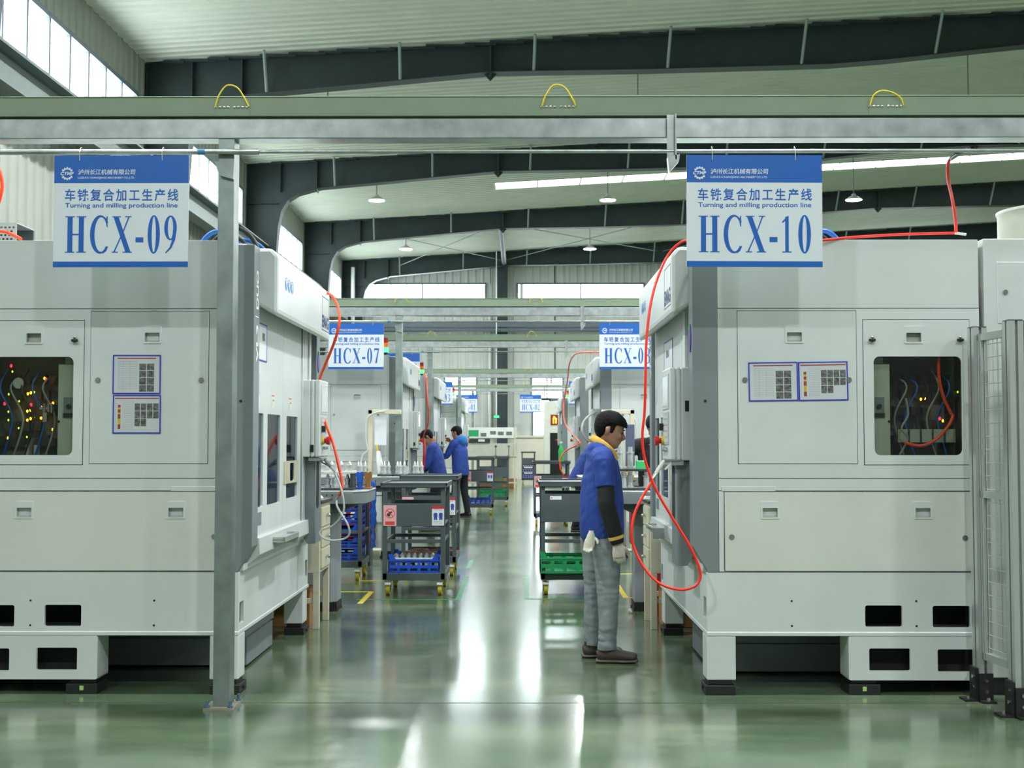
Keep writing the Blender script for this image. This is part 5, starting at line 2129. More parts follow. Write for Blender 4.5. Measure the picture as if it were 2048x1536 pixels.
# maroon cabinet behind
def hydrant_box(label, x, y):
    t = thing('hydrant_box', label, 'box', (x, y, 0), 0, 'dark red fire boxes')
    q = MB(.006)
    q.box(-.3, .3, 0, .3, .25, .92)
    q.build('box_body', M('maroon', (128, 22, 32), .45), t)
    q = MB(.004)
    q.box(-.27, .27, -.012, 0, .29, .88)
    d = q.build('door', M('maroon'), t)
    q = MB()
    for k in range(2):
        q.plate([ellipse(0, 0, .035, .06, 14)], .001, (1, 0, 0), (0, 0, 1), (0, -1, 0), (-.05 + .12 * k, -.012, .6))
    q.build('white_mark', LETTER, d)
    for xx in (-.25, .25):
        q = MB()
        q.box(xx - .02, xx + .02, .02, .28, 0, .25)
        q.build('leg', DGREY, t)
hydrant_box('dark red fire box between the left conveyor tables', -2.05, 14.9)
hydrant_box('dark red fire box behind the right conveyor table', 1.62, 14.9)
def extinguisher(label, x, y):
    t = thing('fire_extinguisher', label, 'extinguisher', (x, y, 0), 0, 'fire extinguishers')
    q = MB()
    q.lathe([(0, 0), (.075, 0), (.08, .02), (.08, .42), (.06, .48), (.03, .51), (.03, .53), (0, .53)], 20)
    q.build('cylinder', M('extinguisher_red', (176, 20, 34), .35), t, True)
    q = MB()
    q.cyl((0, 0, .53), (0, 0, .57), .018)
    q.box(-.02, .09, -.012, .012, .57, .585)
    q.box(-.02, .08, -.012, .012, .60, .612)
    q.build('valve_handle', BLACK, t)
extinguisher('red fire extinguisher beside the right drawer cabinet', 1.14, 10.72)

# document stands on the machine ends of the second row
def doc_stand(label, x, y, s):
    t = thing('document_stand', label, 'stand', (x, y, 0), 0 if s > 0 else PI, 'beige document stands')
    q = MB(.006)
    q.box(-.03, .03, -.03, .03, .02, 1.90)
    q.build('post', BEIGE, t)
    q = MB(.006)
    q.box(-.03, .42, -.03, .03, 1.84, 1.90)
    q.build('arm', BEIGE, t)
    q = MB(.004)
    q.box(-.15, .15, -.15, .15, 0, .02)
    q.build('base_plate', BEIGE, t)
    q = MB(.002)
    q.box(.06, .22, -.012, -.004, 1.42, 1.80)
    q.build('document_pocket', PAPER, t)
    q = MB(.004)
    q.sweep([(.11, -.02, 1.34), (.13, -.02, 1.2), (.14, -.02, 1.05), (.135, -.02, 1.0)], [(.03, .012), (.055, .015), (.05, .014), (.03, .01)], 12)
    q.build('hanging_bag', M('bag_white', (222, 224, 228), .6), t, True)
    q = MB()
    q.tube([(.09, -.02, 1.43), (.095, -.025, 1.37), (.11, -.02, 1.32)], .012, 8)
    q.build('yellow_tag', YELP, t, True)
    q = MB()
    q.tube([(.2, -.04, 1.88), (.05, -.05, 1.85), (-.05, -.04, 1.75), (-.055, -.04, 1.5), (-.03, -.04, 1.36), (-.10, -.04, 1.28), (-.12, -.04, 1.15), (-.06, -.03, 1.10)], .009, 8)
    q.build('white_cable', HOSE_W, t, True)
    return t
doc_stand('beige document stand with hanging papers, before the second left machine', -2.03, 16.95, 1)
doc_stand('beige document stand behind the blue-jacketed man, on the right', 1.52, 16.95, -1)
# polishing column with a grey belt on the right (seen beside the man's chest)
t = thing('belt_guard', 'slim white and grey guard standing on the right table before the man', 'guard', (.93, 11.3, 1.055), 0)
q = MB(.004)
q.box(-.03, .02, -.05, .05, .0, .56)
q.build('guard_post', M('gun_white'), t)
q = MB(.012)
q.box(.02, .10, -.06, .06, .20, .58)
q.build('belt', M('belt_bluegrey', (92, 98, 124), .5), t)

# ------------------------------------------------------------------ the far end
t = thing('inspection_bench', 'long pale bench with a notice board above, at the far end of the aisle', 'bench', (-.85, 38.4, 0), 0)
x0, x1 = -1.0, .74
q = MB(.006)
q.box(x0, x1, 0, .7, .95, .99)
q.build('bench_top', M('bench_top_brown', (150, 140, 116), .5), t)
for xx in (x0 + .03, x1 - .05):
    for yy in (.04, .62):
        q = MB(.004)
        q.box(xx - .03, xx + .03, yy - .03, yy + .03, 0, 1.88 if yy > .3 else .95)
        q.build('leg', BEIGE, t)
q = MB(.004)
q.box(x0, x1, .62, .64, .99, 1.38)
q.build('back_panel', M('bench_grey', (192, 196, 184), .5), t)
q = MB(.004)
q.box(x0, x1, .60, .64, 1.55, 1.88)
bd = q.build('notice_board', M('board_white', (226, 230, 226), .45), t)
q = MB()
q.box(x0 + .05, x0 + .56, .595, .60, 1.60, 1.80)
q.box(x1 - .07, x1 - .02, .595, .60, 1.58, 1.78)
q.build('green_field', M('board_green', (40, 160, 100), .5), bd)
for k, (a, z) in enumerate(((-.38, 1.60), (-.08, 1.66), (.16, 1.64), (.42, 1.64))):
    q = MB()
    q.box(a, a + .18, .594, .60, z, z + .11)
    q.build('picture', M('photo_print'), bd)
q = MB(.004)
q.box(x0, -.08, .58, .64, 1.39, 1.53)
dp = q.build('dark_shelf', M('shelf_dark', (44, 52, 50), .5), t)
q = MB()
q.box(-.45, -.25, .575, .58, 1.44, 1.51)
q.build('label_strip', LETTER, dp)
q = MB(.004)
q.box(x0, x1, .02, .06, .16, .20)
q.box(x0, x1, .6, .64, .16, .20)
q.build('foot_rail', BEIGE, t)
for lb, xx, zz in (('small dark gauge standing on the far bench, left of the pale one', -.75, .99), ('pale gauge standing on the far bench, right of the dark one', -.35, .99)):
    g = thing('bench_gauge', lb, 'gauge', (xx, 38.75, zz), 0, 'gauges on the far bench')
    q = MB()
    q.cyl((0, 0, 0), (0, 0, .02), .05)
    q.cyl((0, 0, .02), (0, 0, .28), .012)
    q.build('gauge_stand', DGREY, g, True)
    q = MB()
    q.cyl((0, -.03, .3), (0, .02, .3), .04, seg=16)
    q.build('gauge_head', DGREY if xx < -.5 else CHROME, g, True)
carton('light carton under the far bench, left of the grey bin', -1.05, 38.9)
carton('light carton under the far bench, right of the grey bin', -.33, 38.9)
t = thing('grey_bin', 'grey green bin standing under the far bench', 'bin', (-.68, 38.85, 0), 0)
q = MB(.01)
q.prism([(-.12, 0), (.12, 0), (.15, .5), (-.15, .5)], -.15, .15)
q.build('bin_body', M('bin_green', (104, 116, 98), .6), t)
q = MB(.006)
q.box(-.165, .165, -.165, .165, .5, .53)
q.build('bin_lid', M('bin_green'), t)
def cabinet_far(label, x0, x1, y, h):
    t = thing('white_cabinet', label, 'cabinet', ((x0 + x1) / 2, y, 0), 0)
    w_ = (x1 - x0) / 2
    q = MB(.01)
    q.box(-w_, w_, 0, 1.6, .1, h)
    q.build('body', M('cabinet_cream', (226, 228, 216), .45), t)
    q = MB()
    q.box(-w_ + .03, w_ - .03, .03, 1.5, 0, .1)
    q.build('plinth', BLACK, t)
    q = MB()
    q.box(-w_ + .18, -w_ + .56, -.012, 0, .35, 1.72)
    q.build('dark_opening', DARK, t)
    q = MB(.004)
    q.box(-w_ + .20, -w_ + .44, -.03, 0, 1.97, 2.30)
    dp = q.build('display', M('display_red', (150, 40, 24), .4), t)
    q = MB()
    for k in range(2):
        q.box(-w_ + .27 + .08 * k, -w_ + .31 + .08 * k, -.032, -.03, 2.02, 2.16)
    q.prism([(-w_ + .26, 2.16), (-w_ + .41, 2.16), (-w_ + .30, 2.26)], -.032, -.03)
    q.build('display_glow', EM('display_orange', (255, 150, 40), 6), dp)
    return t
cabinet_far('tall cream cabinet with an orange lit display at the far right of the aisle', .78, 1.9, 40.0, 2.72)
# green lit sign lamp by the end column
t = thing('exit_lamp', 'small green glowing lamp on a rod before the end wall column', 'lamp', (-.88, 46.6, 2.36), 0)
q = MB(.004)
q.box(-.13, .13, -.05, .05, -.06, .06)
q.build('housing', M('exit_green', (20, 110, 70), .4), t)
q = MB()
q.box(-.09, .09, -.055, -.05, -.035, .035)
q.build('lit_face', LAMP_G, t)
q = MB()
q.cyl((0, 0, .06), (0, 0, roof_z(-.88) - 2.40), .02, seg=8)
q.build('rod', M('downpipe_white'), t)
# bottles standing on the carts of the right side
def bottle(label, x, y, z, h=.28, mat=None):
    t = thing('bottle', label, 'bottle', (x, y, z), 0, 'bottles on the carts')
    q = MB()
    r = h * .14
    q.lathe([(0, 0), (r, 0), (r, h * .55), (r * .5, h * .78), (r * .36, h * .82), (r * .36, h * .9), (0, h * .9)], 16)
    q.build('bottle_body', mat or M('bottle_green', (50, 180, 90), .2), t, True)
    q = MB()
    q.cyl((0, 0, h * .9), (0, 0, h), r * .42)
    q.build('bottle_cap', LETTER, t, True)
bottle('green bottle standing on the second right cart', .73, 22.2, 1.105, .36)
bottle('green bottle on the middle shelf of the cart behind the man, left of the other', .30, 12.35, .72, .22)
bottle('green bottle on the middle shelf of the cart behind the man, right of the other', .42, 12.30, .72, .20)
# scrap of paper on the floor
q = MB()
b2 = bmesh.new()
bmesh.ops.create_icosphere(b2, subdivisions=2, radius=.022)
for v in b2.verts:
    v.co *= 1 + .5 * noise.noise(v.co * 60)
    v.co.z = max(v.co.z, -.018)
q.join(b2)
o = q.build('paper_scrap', M('rag_white'), None)
pp = at(1261, 1221, 10.85)
o.location = (pp.x, pp.y, .018)
tag(o, 'crumpled white paper scrap on the floor right of the man', 'paper')
# ================================================================== people
SKIN = M('skin', (176, 132, 106), .55, var=.05, scale=14)
HAIR = M('hair_black', (11, 11, 11), .75, var=.3, scale=60, spec=.25)
JBLUE = M('jacket_blue', (34, 64, 146), .75, var=.08, scale=9)
HBLUE = M('hood_blue', (48, 120, 196), .75, var=.06)
KNIT = M('sleeve_black', (22, 26, 24), .85, var=.2, scale=30)
GOLD = M('collar_gold', (222, 180, 84), .85, var=.08, scale=30)
JEANS = M('jeans_grey', (134, 142, 146), .85, var=.16, scale=7)
TROUS = M('trousers_black', (24, 26, 30), .85)
SHOE = M('shoe_brown', (62, 52, 46), .6, var=.2)
SOLE = M('shoe_sole', (92, 88, 76), .7)
GLOVE = M('glove_knit', (206, 194, 182), .9, var=.06, scale=40)
EYE = M('eye_dark', (26, 20, 18), .3)
LIP = M('lip', (150, 104, 88), .5)

def fuse(name, mb, mat, parent, voxel, smooth=4, fold=None):
    """Fuse overlapping closed shapes into ONE continuous surface."""
    me = bpy.data.meshes.new(name)
    mb.bm.to_mesh(me)
    mb.bm.free()
    tmp = bpy.data.objects.new('fuse_tmp', me)
    C.objects.link(tmp)
    r = tmp.modifiers.new('r', 'REMESH')
    r.mode = 'VOXEL'
    r.voxel_size = voxel
    s = tmp.modifiers.new('s', 'SMOOTH')
    s.iterations = smooth
    s.factor = .5
    dg = bpy.context.evaluated_depsgraph_get()
    out = bpy.data.meshes.new_from_object(tmp.evaluated_get(dg))
    bpy.data.objects.remove(tmp)
    bpy.data.meshes.remove(me)
    if fold:
        nr = [v.normal.copy() for v in out.vertices]
        for v, n_ in zip(out.vertices, nr):
            v.co += n_ * fold(v.co)
    out.name = name
    out.materials.clear()
    out.materials.append(mat)
    for p in out.polygons:
        p.use_smooth = True
    o = bpy.data.objects.new(name, out)
    C.objects.link(o)
    o.parent = parent
    WM[o.name] = WM[parent.name]
    return o

V3 = Vector
def limb(q, pts, seg=16, ref=(0, 1, 0)):
    """pts: (point, radius across ref, radius other); densified with smooth interpolation."""
    P = [V3(p[0]) for p in pts]
    path, rad = [], []
    n = len(P)
    for i in range(n - 1):
        p0, p1, p2, p3 = P[max(i - 1, 0)], P[i], P[i + 1], P[min(i + 2, n - 1)]
        for k in range(4):
            t = k / 4
            path.append(0.5 * ((2 * p1) + (-p0 + p2) * t + (2 * p0 - 5 * p1 + 4 * p2 - p3) * t * t + (-p0 + 3 * p1 - 3 * p2 + p3) * t ** 3))
            tt = t * t * (3 - 2 * t)
            rad.append((pts[i][1] + (pts[i + 1][1] - pts[i][1]) * tt, pts[i][2] + (pts[i + 1][2] - pts[i][2]) * tt))
    path.append(P[-1])
    rad.append((pts[-1][1], pts[-1][2]))
    q.sweep(path, rad, seg, ref)

def hand_shape(q, wst, d, n_, s, curl=.6, fat=0.0):
    """wst wrist, d to the fingers, n_ out of the palm, s towards the thumb."""
    wst, d, n_, s = V3(wst), V3(d).normalized(), V3(n_).normalized(), V3(s).normalized()
    f = fat
    limb(q, [(wst - d * .02, .026 + f, .020 + f), (wst + d * .02, .034 + f, .019 + f), (wst + d * .06, .042 + f, .017 + f), (wst + d * .092, .040 + f, .014 + f)], 12, s)
    for k, L in enumerate((.072, .080, .074, .058)):
        p = wst + d * (.086 - .004 * abs(k - 1.3)) + s * (.030 - .0205 * k)
        pts = [(p - d * .012, .0095 + f, .0095 + f)]
        ang = 0
        for seg_, (fr, dc) in enumerate(((.44, .35), (.31, .85), (.25, .7))):
            ang += curl * dc * (1 + .08 * k)
            dd = d * math.cos(ang) + n_ * math.sin(ang)
            p = p + dd * L * fr
            r = (.0092, .0085, .0072)[seg_] + f
            pts.append((p, r, r))
        limb(q, pts, 8, s)
    b = wst + d * .028 + s * .030
    t1 = (d * .62 + s * .62 + n_ * .42).normalized()
    t2 = (d * .85 + s * .15 + n_ * .55).normalized()
    limb(q, [(wst + d * .015 + s * .015, .015 + f, .013 + f), (b + t1 * .012, .014 + f, .012 + f), (b + t1 * .036, .0105 + f, .010 + f), (b + t1 * .036 + t2 * .030, .008 + f, .008 + f)], 8, n_)

def person(label, loc, rz, J, wear, voxel=.007, face=True):
    t = thing('person', label, 'person', loc, rz)
    spine = J['spine']              # pelvis, waist, chest, shoulder line, neck base
    sh, el, wr = J['shoulder'], J['elbow'], J['wrist']
    hp, kn, an = J['hip'], J['knee'], J['ankle']
    hpos, pitch = V3(J['head']), J['pitch']
    H = Matrix.Translation(hpos) @ Matrix.Rotation(J.get('turn', 0), 4, 'Z') @ Matrix.Rotation(pitch, 4, 'Y')
    def hp_(x, y, z):
        return H @ V3((x, y, z))
    def ringstack(q, rows, grow=0.0, seg=24):
        b2 = bmesh.new()
        rg = []
        for z, f, b, w_ in rows:
            cx, rx = (f + b) / 2, (f - b) / 2 + grow
            ring_ = []
            for k in range(seg):
                a = 2 * PI * k / seg
                c, s_ = math.cos(a), math.sin(a)
                e = .86
                ring_.append(b2.verts.new(hp_(cx + rx * math.copysign(abs(c) ** e, c), (w_ + grow) * math.copysign(abs(s_) ** e, s_), z)))
            rg.append(ring_)
        for A, B in zip(rg, rg[1:]):
            for k in range(seg):
                b2.faces.new((A[k], A[(k + 1) % seg], B[(k + 1) % seg], B[k]))
        b2.faces.new(rg[0][::-1])
        b2.faces.new(rg[-1])
        bmesh.ops.recalc_face_normals(b2, faces=b2.faces[:])
        q.join(b2)
    # ---- one continuous body
    q = MB()
    ringstack(q, [(-.012, .070, .030, .018), (0, .084, .022, .030), (.014, .091, .0, .042), (.04, .091, -.035, .054), (.07, .090, -.066, .064), (.10, .091, -.086, .070),
                  (.125, .094, -.096, .073), (.15, .095, -.10, .074), (.18, .086, -.097, .071), (.205, .063, -.078, .058), (.222, .03, -.048, .035), (.23, .0, -.02, .012)])
    # brow, nose, lips, cheeks, ears
    q.ball(hp_(.086, .028, .122), .016, (.7, 1.3, .6))
    q.ball(hp_(.086, -.028, .122), .016, (.7, 1.3, .6))
    limb(q, [(hp_(.090, 0, .122), .010, .009), (hp_(.100, 0, .098), .011, .011), (hp_(.112, 0, .080), .014, .012), (hp_(.104, 0, .068), .014, .010), (hp_(.090, 0, .064), .010, .008)], 10, H.to_3x3() @ V3((0, 1, 0)))
    for s_ in (-1, 1):
        q.ball(hp_(.100, s_ * .013, .072), .009)
        q.ball(hp_(.070, s_ * .040, .080), .024, (.9, .8, .9))
        limb(q, [(hp_(-.012, s_ * .068, .070), .010, .007), (hp_(-.016, s_ * .078, .085), .014, .007), (hp_(-.020, s_ * .081, .108), .018, .007), (hp_(-.018, s_ * .076, .122), .010, .006)], 10, H.to_3x3() @ V3((1, 0, 0)))
    q.ball(hp_(.092, 0, .046), .012, (.8, 1.7, .55))
    q.ball(hp_(.089, 0, .034), .012, (.8, 1.6, .6))
    q.ball(hp_(.080, 0, .010), .016, (.8, 1.2, .8))
    nb = V3(spine[4])
    limb(q, [(nb - V3((0, 0, .06)), .062, .060), (nb, .056, .056), (hp_(-.045, 0, .02), .052, .054), (hp_(-.03, 0, .075), .05, .055)], 16)
    S_ = [V3(p) for p in spine]
    limb(q, [(S_[0] - V3((0, 0, .08)), .12, .09), (S_[0], .15, .11), (S_[1], .135, .095), (S_[2], .155, .11), (S_[3], .15, .085), (S_[4], .06, .055)], 20)
    for k in (0, 1):
        a, b, c = V3(sh[k]), V3(el[k]), V3(wr[k])
        limb(q, [(S_[3].lerp(a, .5), .06, .06), (a, .058, .056), (a.lerp(b, .5), .047, .047), (b, .040, .040), (b.lerp(c, .35), .040, .038), (c, .027, .024)], 14, (1, .2, .1))
        hand_shape(q, c, J['hand_d'][k], J['hand_n'][k], J['hand_s'][k], J.get('curl', .6))
        a, b, c = V3(hp[k]), V3(kn[k]), V3(an[k])
        limb(q, [(a + V3((0, 0, .05)), .085, .085), (a - V3((0, 0, .06)), .082, .084), (a.lerp(b, .6), .065, .068), (b, .053, .055), (b.lerp(c, .35), .053, .052), (c, .038, .038)], 16)
        fd = V3(J['toe'][k]).normalized()
        limb(q, [(c + V3((0, 0, .02)), .036, .038), (c - V3((0, 0, .04)) + fd * .02, .036, .03), (c - V3((0, 0, .06)) + fd * .12, .036, .02)], 12)
    body = fuse('body', q, SKIN, t, voxel, 3)
    # ---- face details, hair
    if face:
        for s_ in (-1, 1):
            q = MB()
            q.ball(hp_(.0865, s_ * .031, .106), .011, (.7, 1.25, .55), 12)
            q.build('eye', EYE, t, True)
            q = MB()
            limb(q, [(hp_(.094, s_ * .014, .126), .004, .003), (hp_(.096, s_ * .032, .131), .005, .0035), (hp_(.083, s_ * .050, .127), .003, .003)], 8)
            q.build('eyebrow', HAIR, t, True)
        q = MB()
        q.ball(hp_(.096, 0, .0405), .0065, (.7, 1.8, .45), 12)
        q.build('mouth', LIP, t, True)
    q = MB()
    g = .013
    ringstack(q, [(.150, .099, -.10, .074), (.165, .098, -.10, .074), (.18, .092, -.098, .072), (.205, .072, -.080, .061), (.225, .040, -.052, .04), (.238, .01, -.02, .016)], g)
    ringstack(q, [(.032, -.050, -.070, .040), (.05, -.040, -.074, .052), (.08, -.028, -.090, .064), (.11, -.018, -.100, .070), (.135, .015, -.103, .073), (.16, .05, -.103, .074)], g * .85)
    for s_ in (-1, 1):
        limb(q, [(hp_(.012, s_ * .070, .15), .022, .012), (hp_(.012, s_ * .069, .115), .016, .010), (hp_(.010, s_ * .066, .085), .009, .008)], 10, H.to_3x3() @ V3((1, 0, 0)))
    fuse('hair', q, HAIR, t, voxel * .9, 2, lambda co: .0015 * noise.noise(co * 60) + .002 * noise.noise(co * 150))
    # ---- trousers
    def tf(co):
        bend = math.exp(-((co.z - .50) / .12) ** 2) + 1.2 * math.exp(-((co.z - .17) / .09) ** 2) + .6 * math.exp(-((co.z - .80) / .08) ** 2)
        a = abs(noise.noise(V3((co.x * 9 + co.z * 6, co.y * 9, co.z * 24)))) - .25
        return .010 * bend * a + .005 * noise.noise(V3((co.x * 14, co.y * 14, co.z * 5))) + .003 * noise.noise(V3((co.x * 22 + 9, co.y * 20, co.z * 28)))
    q = MB()
    limb(q, [(S_[0] + V3((0, 0, .06)), .165, .125), (S_[0], .170, .130), (S_[0] - V3((0, 0, .10)), .150, .115)], 20)
    for k in (0, 1):
        a, b, c = V3(hp[k]), V3(kn[k]), V3(an[k])
        w_ = wear.get('leg', 1.0)
        limb(q, [(a + V3((0, 0, .06)), .09, .105), (a - V3((0, 0, .08)), .095, .103), (a.lerp(b, .6), .080 * w_, .086 * w_), (b, .070 * w_, .074 * w_), (b.lerp(c, .4), .064 * w_, .068 * w_), (b.lerp(c, .8), .058 * w_, .062 * w_), (c - V3((0, 0, .015)), .060 * w_, .064 * w_)], 18)
    fuse('trousers', q, wear['trousers'], t, voxel, 3, tf)
    # ---- shoes
    for k in (0, 1):
        c = V3(an[k])
        fd = V3(J['toe'][k]).normalized()
        g0 = V3((c.x, c.y, 0))
        q = MB()
        limb(q, [(c + V3((0, 0, .015)) - fd * .01, .046, .05), (g0 + V3((0, 0, .075)) - fd * .012, .045, .055)], 14)
        limb(q, [(g0 - fd * .070 + V3((0, 0, .045)), .030, .034), (g0 - fd * .035 + V3((0, 0, .05)), .042, .042), (g0 + fd * .05 + V3((0, 0, .055)), .044, .045), (g0 + fd * .12 + V3((0, 0, .045)), .050, .036), (g0 + fd * .175 + V3((0, 0, .04)), .045, .03), (g0 + fd * .198 + V3((0, 0, .036)), .024, .02)], 16)
        so = fuse('shoe', q, wear.get('shoe', SHOE), t, min(voxel, .006), 3)
        q = MB()
        limb(q, [(g0 - fd * .078 + V3((0, 0, .014)), .030, .014), (g0 - fd * .04 + V3((0, 0, .014)), .044, .014), (g0 + fd * .05 + V3((0, 0, .014)), .044, .014), (g0 + fd * .12 + V3((0, 0, .014)), .052, .014), (g0 + fd * .18 + V3((0, 0, .016)), .046, .014), (g0 + fd * .206 + V3((0, 0, .02)), .022, .012)], 16)
        q.build('sole', SOLE, so, True)
    # ---- jacket
    def jf(co):
        a = abs(noise.noise(V3((co.x * 12 + co.z * 5, co.y * 9, co.z * 3)))) - .25
        b = abs(noise.noise(V3((co.x * 14 - co.z * 12, co.y * 10 + 4, co.z * 7)))) - .25
        return .007 * a + .006 * b + .002 * noise.noise(V3((co.x * 26, co.y * 26, co.z * 18)))
    q = MB()
    limb(q, J['jacket'], 24)
    cut = wear.get('sleeve_cut', 1.0)
    for k in (0, 1):
        a, b, c = V3(sh[k]), V3(el[k]), V3(wr[k])
        e = b if cut >= 1 else a.lerp(b, cut)
        pts = [(S_[3].lerp(a, .45) + V3((0, 0, -.01)), .080, .085), (a + V3((0, 0, -.005)), .076, .078), (a.lerp(e, .5), .070, .070), (e, .066 if cut < 1 else .056, .066 if cut < 1 else .056)]
        if cut >= 1:
            pts += [(b.lerp(c, .4), .052, .052), (b.lerp(c, .92), .040, .040)]
        limb(q, pts, 16, (1, .2, .1))
    jk = fuse('jacket', q, wear['jacket'], t, voxel, 3, jf)
    if cut < 1:
        for k in (0, 1):
            a, b, c = V3(sh[k]), V3(el[k]), V3(wr[k])
            q = MB()
            limb(q, [(a.lerp(b, cut * .7), .052, .052), (a.lerp(b, .85), .058, .060), (b, .058, .060), (b.lerp(c, .45), .056, .058), (b.lerp(c, .82), .050, .050), (b.lerp(c, .97), .040, .038)], 16, (1, .2, .1))
            fuse('sleeve', q, KNIT, t, voxel, 3, lambda co: .003 * noise.noise(co * 20))
            for nm, mt, f0, f1 in (('cuff_band', GOLD, .80, .88), ('cuff', KNIT, .885, 1.0)):
                q = MB()
                p0, p1 = b.lerp(c, f0), b.lerp(c, f1)
                limb(q, [(p0, .052 if nm == 'cuff_band' else .049, .052 if nm == 'cuff_band' else .048), (p1, .051 if nm == 'cuff_band' else .041, .050 if nm == 'cuff_band' else .038)], 20, (1, .2, .1))
                q.build(nm, mt, t, True)
    if wear.get('glove'):
        for k in (0, 1):
            q = MB()
            hand_shape(q, wr[k], J['hand_d'][k], J['hand_n'][k], J['hand_s'][k], J.get('curl', .6), .003)
            fuse('glove', q, GLOVE, t, .0042, 1)
    if wear.get('collar'):
        q = MB()
        pts = wear['collar']
        path = []
        n_ = 40
        P = [V3(p) for p in pts]
        m_ = len(P)
        for i in range(m_ - 1):
            p0, p1, p2, p3 = P[max(i - 1, 0)], P[i], P[i + 1], P[min(i + 2, m_ - 1)]
            for k in range(6):
                u = k / 6
                path.append(0.5 * ((2 * p1) + (-p0 + p2) * u + (2 * p0 - 5 * p1 + 4 * p2 - p3) * u * u + (-p0 + 3 * p1 - 3 * p2 + p3) * u ** 3))
        path.append(P[-1])
        q.sweep(path, [(.026, .013)] * len(path), 14, (.35, 0, 1))
        q.build('collar', GOLD, t, True)
    if wear.get('hood'):
        q = MB()
        b = V3(spine[4])
        limb(q, [(b + V3((-.02, -.10, -.01)), .05, .04), (b + V3((-.10, -.06, -.02)), .075, .055), (b + V3((-.12, 0, -.05)), .09, .065), (b + V3((-.10, .06, -.02)), .075, .055), (b + V3((-.02, .10, -.01)), .05, .04)], 16, (0, 0, 1))
        fuse('hood', q, HBLUE, t, voxel, 4)
    return t

# ---- the man in the foreground, seen from his right side
man = dict(
    spine=[(-.035, 0, .90), (-.04, 0, 1.04), (-.04, 0, 1.20), (-.045, 0, 1.38), (-.035, 0, 1.45)],
    shoulder=[(-.035, .185, 1.365), (-.035, -.185, 1.365)], elbow=[(-.01, .25, 1.07), (-.018, -.245, 1.06)], wrist=[(.07, .24, .82), (.055, -.235, .805)],
    hand_d=[(.12, 0, -1), (.10, .02, -1)], hand_n=[(.25, -1, 0), (.1, 1, 0)], hand_s=[(1, .25, .1), (1, -.1, .1)], curl=.75,
    hip=[(-.075, .09, .88), (-.015, -.09, .88)], knee=[(-.080, .095, .48), (.0, -.095, .48)], ankle=[(-.092, .10, .10), (-.008, -.10, .10)],
    toe=[(1, .1, 0), (1, -.06, 0)], head=(-.012, 0, 1.458), pitch=R(17),
    jacket=[((-.030, 0, .835), .190, .146), ((-.034, 0, .90), .198, .152), ((-.036, 0, 1.06), .200, .150), ((-.035, 0, 1.20), .195, .140), ((-.035, 0, 1.30), .190, .120), ((-.045, 0, 1.39), .155, .095), ((-.055, 0, 1.44), .11, .078), ((-.062, 0, 1.478), .085, .058)])
pm = at(1215, 1316, 8.55)
man_t = person('man in blue short-sleeved jacket over black sleeves, standing and looking down', (pm.x, 8.55, 0), 0, man,
       dict(trousers=JEANS, jacket=JBLUE, sleeve_cut=.62, glove=True,
            collar=[(.058, -.035, 1.355), (.030, -.068, 1.405), (-.02, -.082, 1.452), (-.075, -.062, 1.49), (-.098, 0, 1.505), (-.075, .062, 1.49), (-.02, .082, 1.452), (.030, .068, 1.405), (.058, .035, 1.355)]), .0055)
# second glove hanging from the back pocket
q = MB()
gx = pm.x - .125
hand_shape(q, (gx + .01, 8.385, .855), (-.25, -.05, -1), (0, -1, .2), (1, 0, .2), .7, .001)
q.bm.transform(Matrix.Translation((gx + .01, 8.385, .86)) @ Matrix.Scale(.88, 4) @ Matrix.Translation((-gx - .01, -8.385, -.86)))
t = thing('spare_glove', 'white glove hanging from the back pocket of the man in grey jeans', 'glove', (gx, 8.36, .74), 0)
q.bm.transform(WM[t.name].inverted())
fuse('glove_body', q, M('glove_white', (224, 222, 206), .9), t, .0042, 1)
q = MB()
limb(q, [((gx + .012, 8.385, .885), .020, .014), ((gx + .01, 8.382, .84), .022, .016)], 12, (1, 0, 0))
q.bm.transform(WM[t.name].inverted())
q.build('glove_cuff', M('glove_white'), t, True)

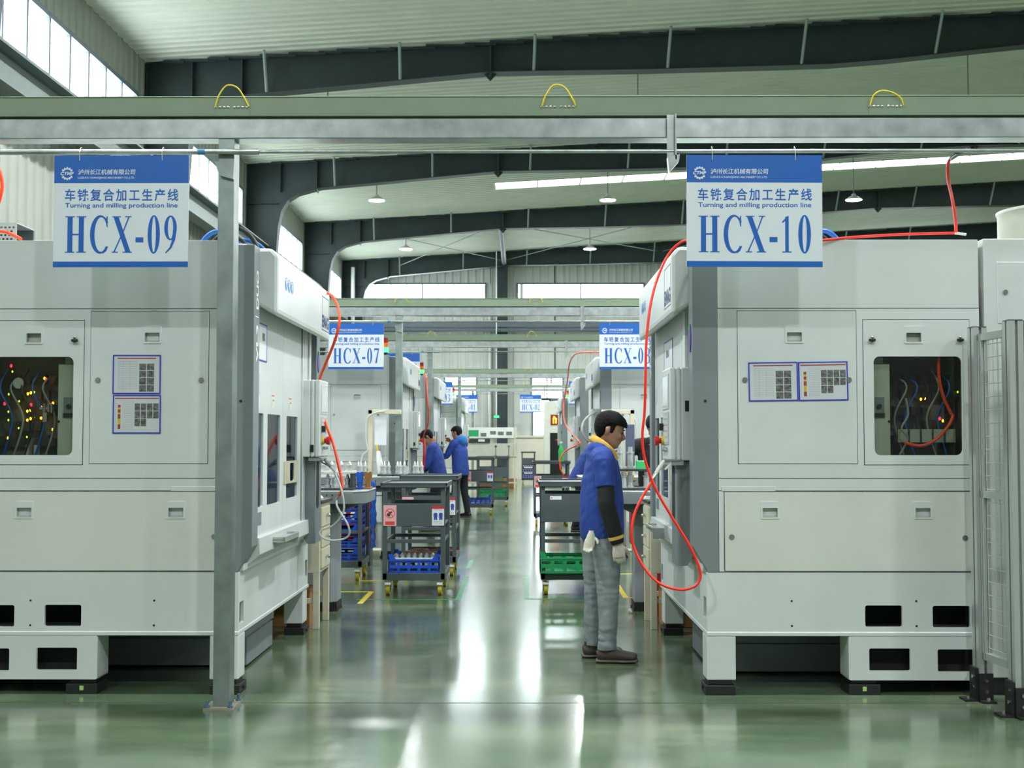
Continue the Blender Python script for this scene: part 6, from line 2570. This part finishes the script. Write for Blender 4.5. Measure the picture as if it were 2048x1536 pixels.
def pose(lean=0, h=1.0, arm_r=None, arm_l=None, pitch=.2, stance=.1, turn=0):
    """Standing figure; arms given as (elbow, wrist) offsets from the shoulder."""
    c, s = math.cos(lean), math.sin(lean)
    def up(x, y, z):
        z0 = .92
        dx, dz = x, z - z0
        return V3((dx * c + dz * s, y, z0 + dz * c - dx * s)) * h
    sp = [up(0, 0, .90), up(0, 0, 1.05), up(0, 0, 1.22), up(0, 0, 1.40), up(.005, 0, 1.48)]
    shd = [up(0, .185, 1.39), up(0, -.185, 1.39)]
    arms = [arm_l or ((.02, .06, -.30), (.10, .04, -.55)), arm_r or ((.02, -.06, -.30), (.10, -.04, -.55))]
    elb = [shd[k] + V3(arms[k][0]) * h for k in (0, 1)]
    wri = [shd[k] + V3(arms[k][1]) * h for k in (0, 1)]
    hd_ = [(wri[k] - elb[k]).normalized() for k in (0, 1)]
    hn = [V3((0, -1 if k == 0 else 1, -.3)) for k in (0, 1)]
    hn = [(n_ - d * n_.dot(d)).normalized() for n_, d in zip(hn, hd_)]
    hs = [d.cross(n_) * (1 if k == 0 else -1) for k, (d, n_) in enumerate(zip(hd_, hn))]
    hs = [v if v.z + v.x > 0 else -v for v in hs]
    head = up(.03, 0, 1.487)
    return dict(spine=sp, shoulder=shd, elbow=elb, wrist=wri, hand_d=hd_, hand_n=hn, hand_s=hs, curl=.6,
                hip=[V3((0, .09, .90)) * h, V3((0, -.09, .90)) * h], knee=[V3((.02 + stance * .4, .10, .49)) * h, V3((.02 - stance * .4, -.10, .49)) * h],
                ankle=[V3((stance, .11, .10)), V3((-stance, -.11, .10))], toe=[(1, .15, 0), (1, -.15, 0)], head=head, pitch=lean + pitch, turn=turn,
                jacket=[(up(.0, 0, .78), .195, .150), (up(0, 0, .90), .20, .152), (up(0, 0, 1.06), .195, .145), (up(.0, 0, 1.22), .195, .140), (up(0, 0, 1.33), .19, .118), (up(-.005, 0, 1.42), .15, .085), (up(-.005, 0, 1.475), .085, .065)])
def px_x(px, Y):
    return at(px, 1000, Y).x
person('worker in a blue jacket bending towards the second left machine, beside a red blow hose', (px_x(876, 20.6), 20.6, 0), PI - .1,
       pose(R(9), .985, arm_r=((.08, -.05, -.28), (.24, .02, -.42)), arm_l=((.08, .06, -.28), (.26, .0, -.38)), pitch=.5),
       dict(trousers=TROUS, jacket=JBLUE, shoe=M('shoe_black', (30, 30, 30), .5)), .008)
person('worker in a blue hooded jacket and black trousers, reaching to the third left machine', (px_x(921, 24.2), 24.2, 0), PI - .5,
       pose(R(4), 1.03, arm_l=((.14, .05, -.25), (.36, .02, -.20)), arm_r=((.14, -.10, -.22), (.24, .10, .02)), pitch=.12),
       dict(trousers=TROUS, jacket=JBLUE, hood=True, shoe=M('shoe_black')), .008)
person('worker in blue half hidden behind the man, leaning to the second right machine', (px_x(1160, 20.6), 20.6, 0), .15,
       pose(R(26), .99, arm_r=((.12, -.06, -.27), (.34, .0, -.30)), arm_l=((.12, .06, -.27), (.34, .0, -.34)), pitch=.3),
       dict(trousers=TROUS, jacket=JBLUE, shoe=M('shoe_black')), .008)
person('person in black mostly hidden behind the front right machine, elbow raised', (1.36, 12.3, 0), -PI / 2 - .25,
       pose(R(14), 1.04, arm_r=((.0, -.24, -.14), (.2, -.08, -.26)), arm_l=((.10, .06, -.27), (.32, .0, -.30)), pitch=.3),
       dict(trousers=TROUS, jacket=M('jacket_black', (24, 27, 26), .8, var=.15), shoe=M('shoe_black')), .008)
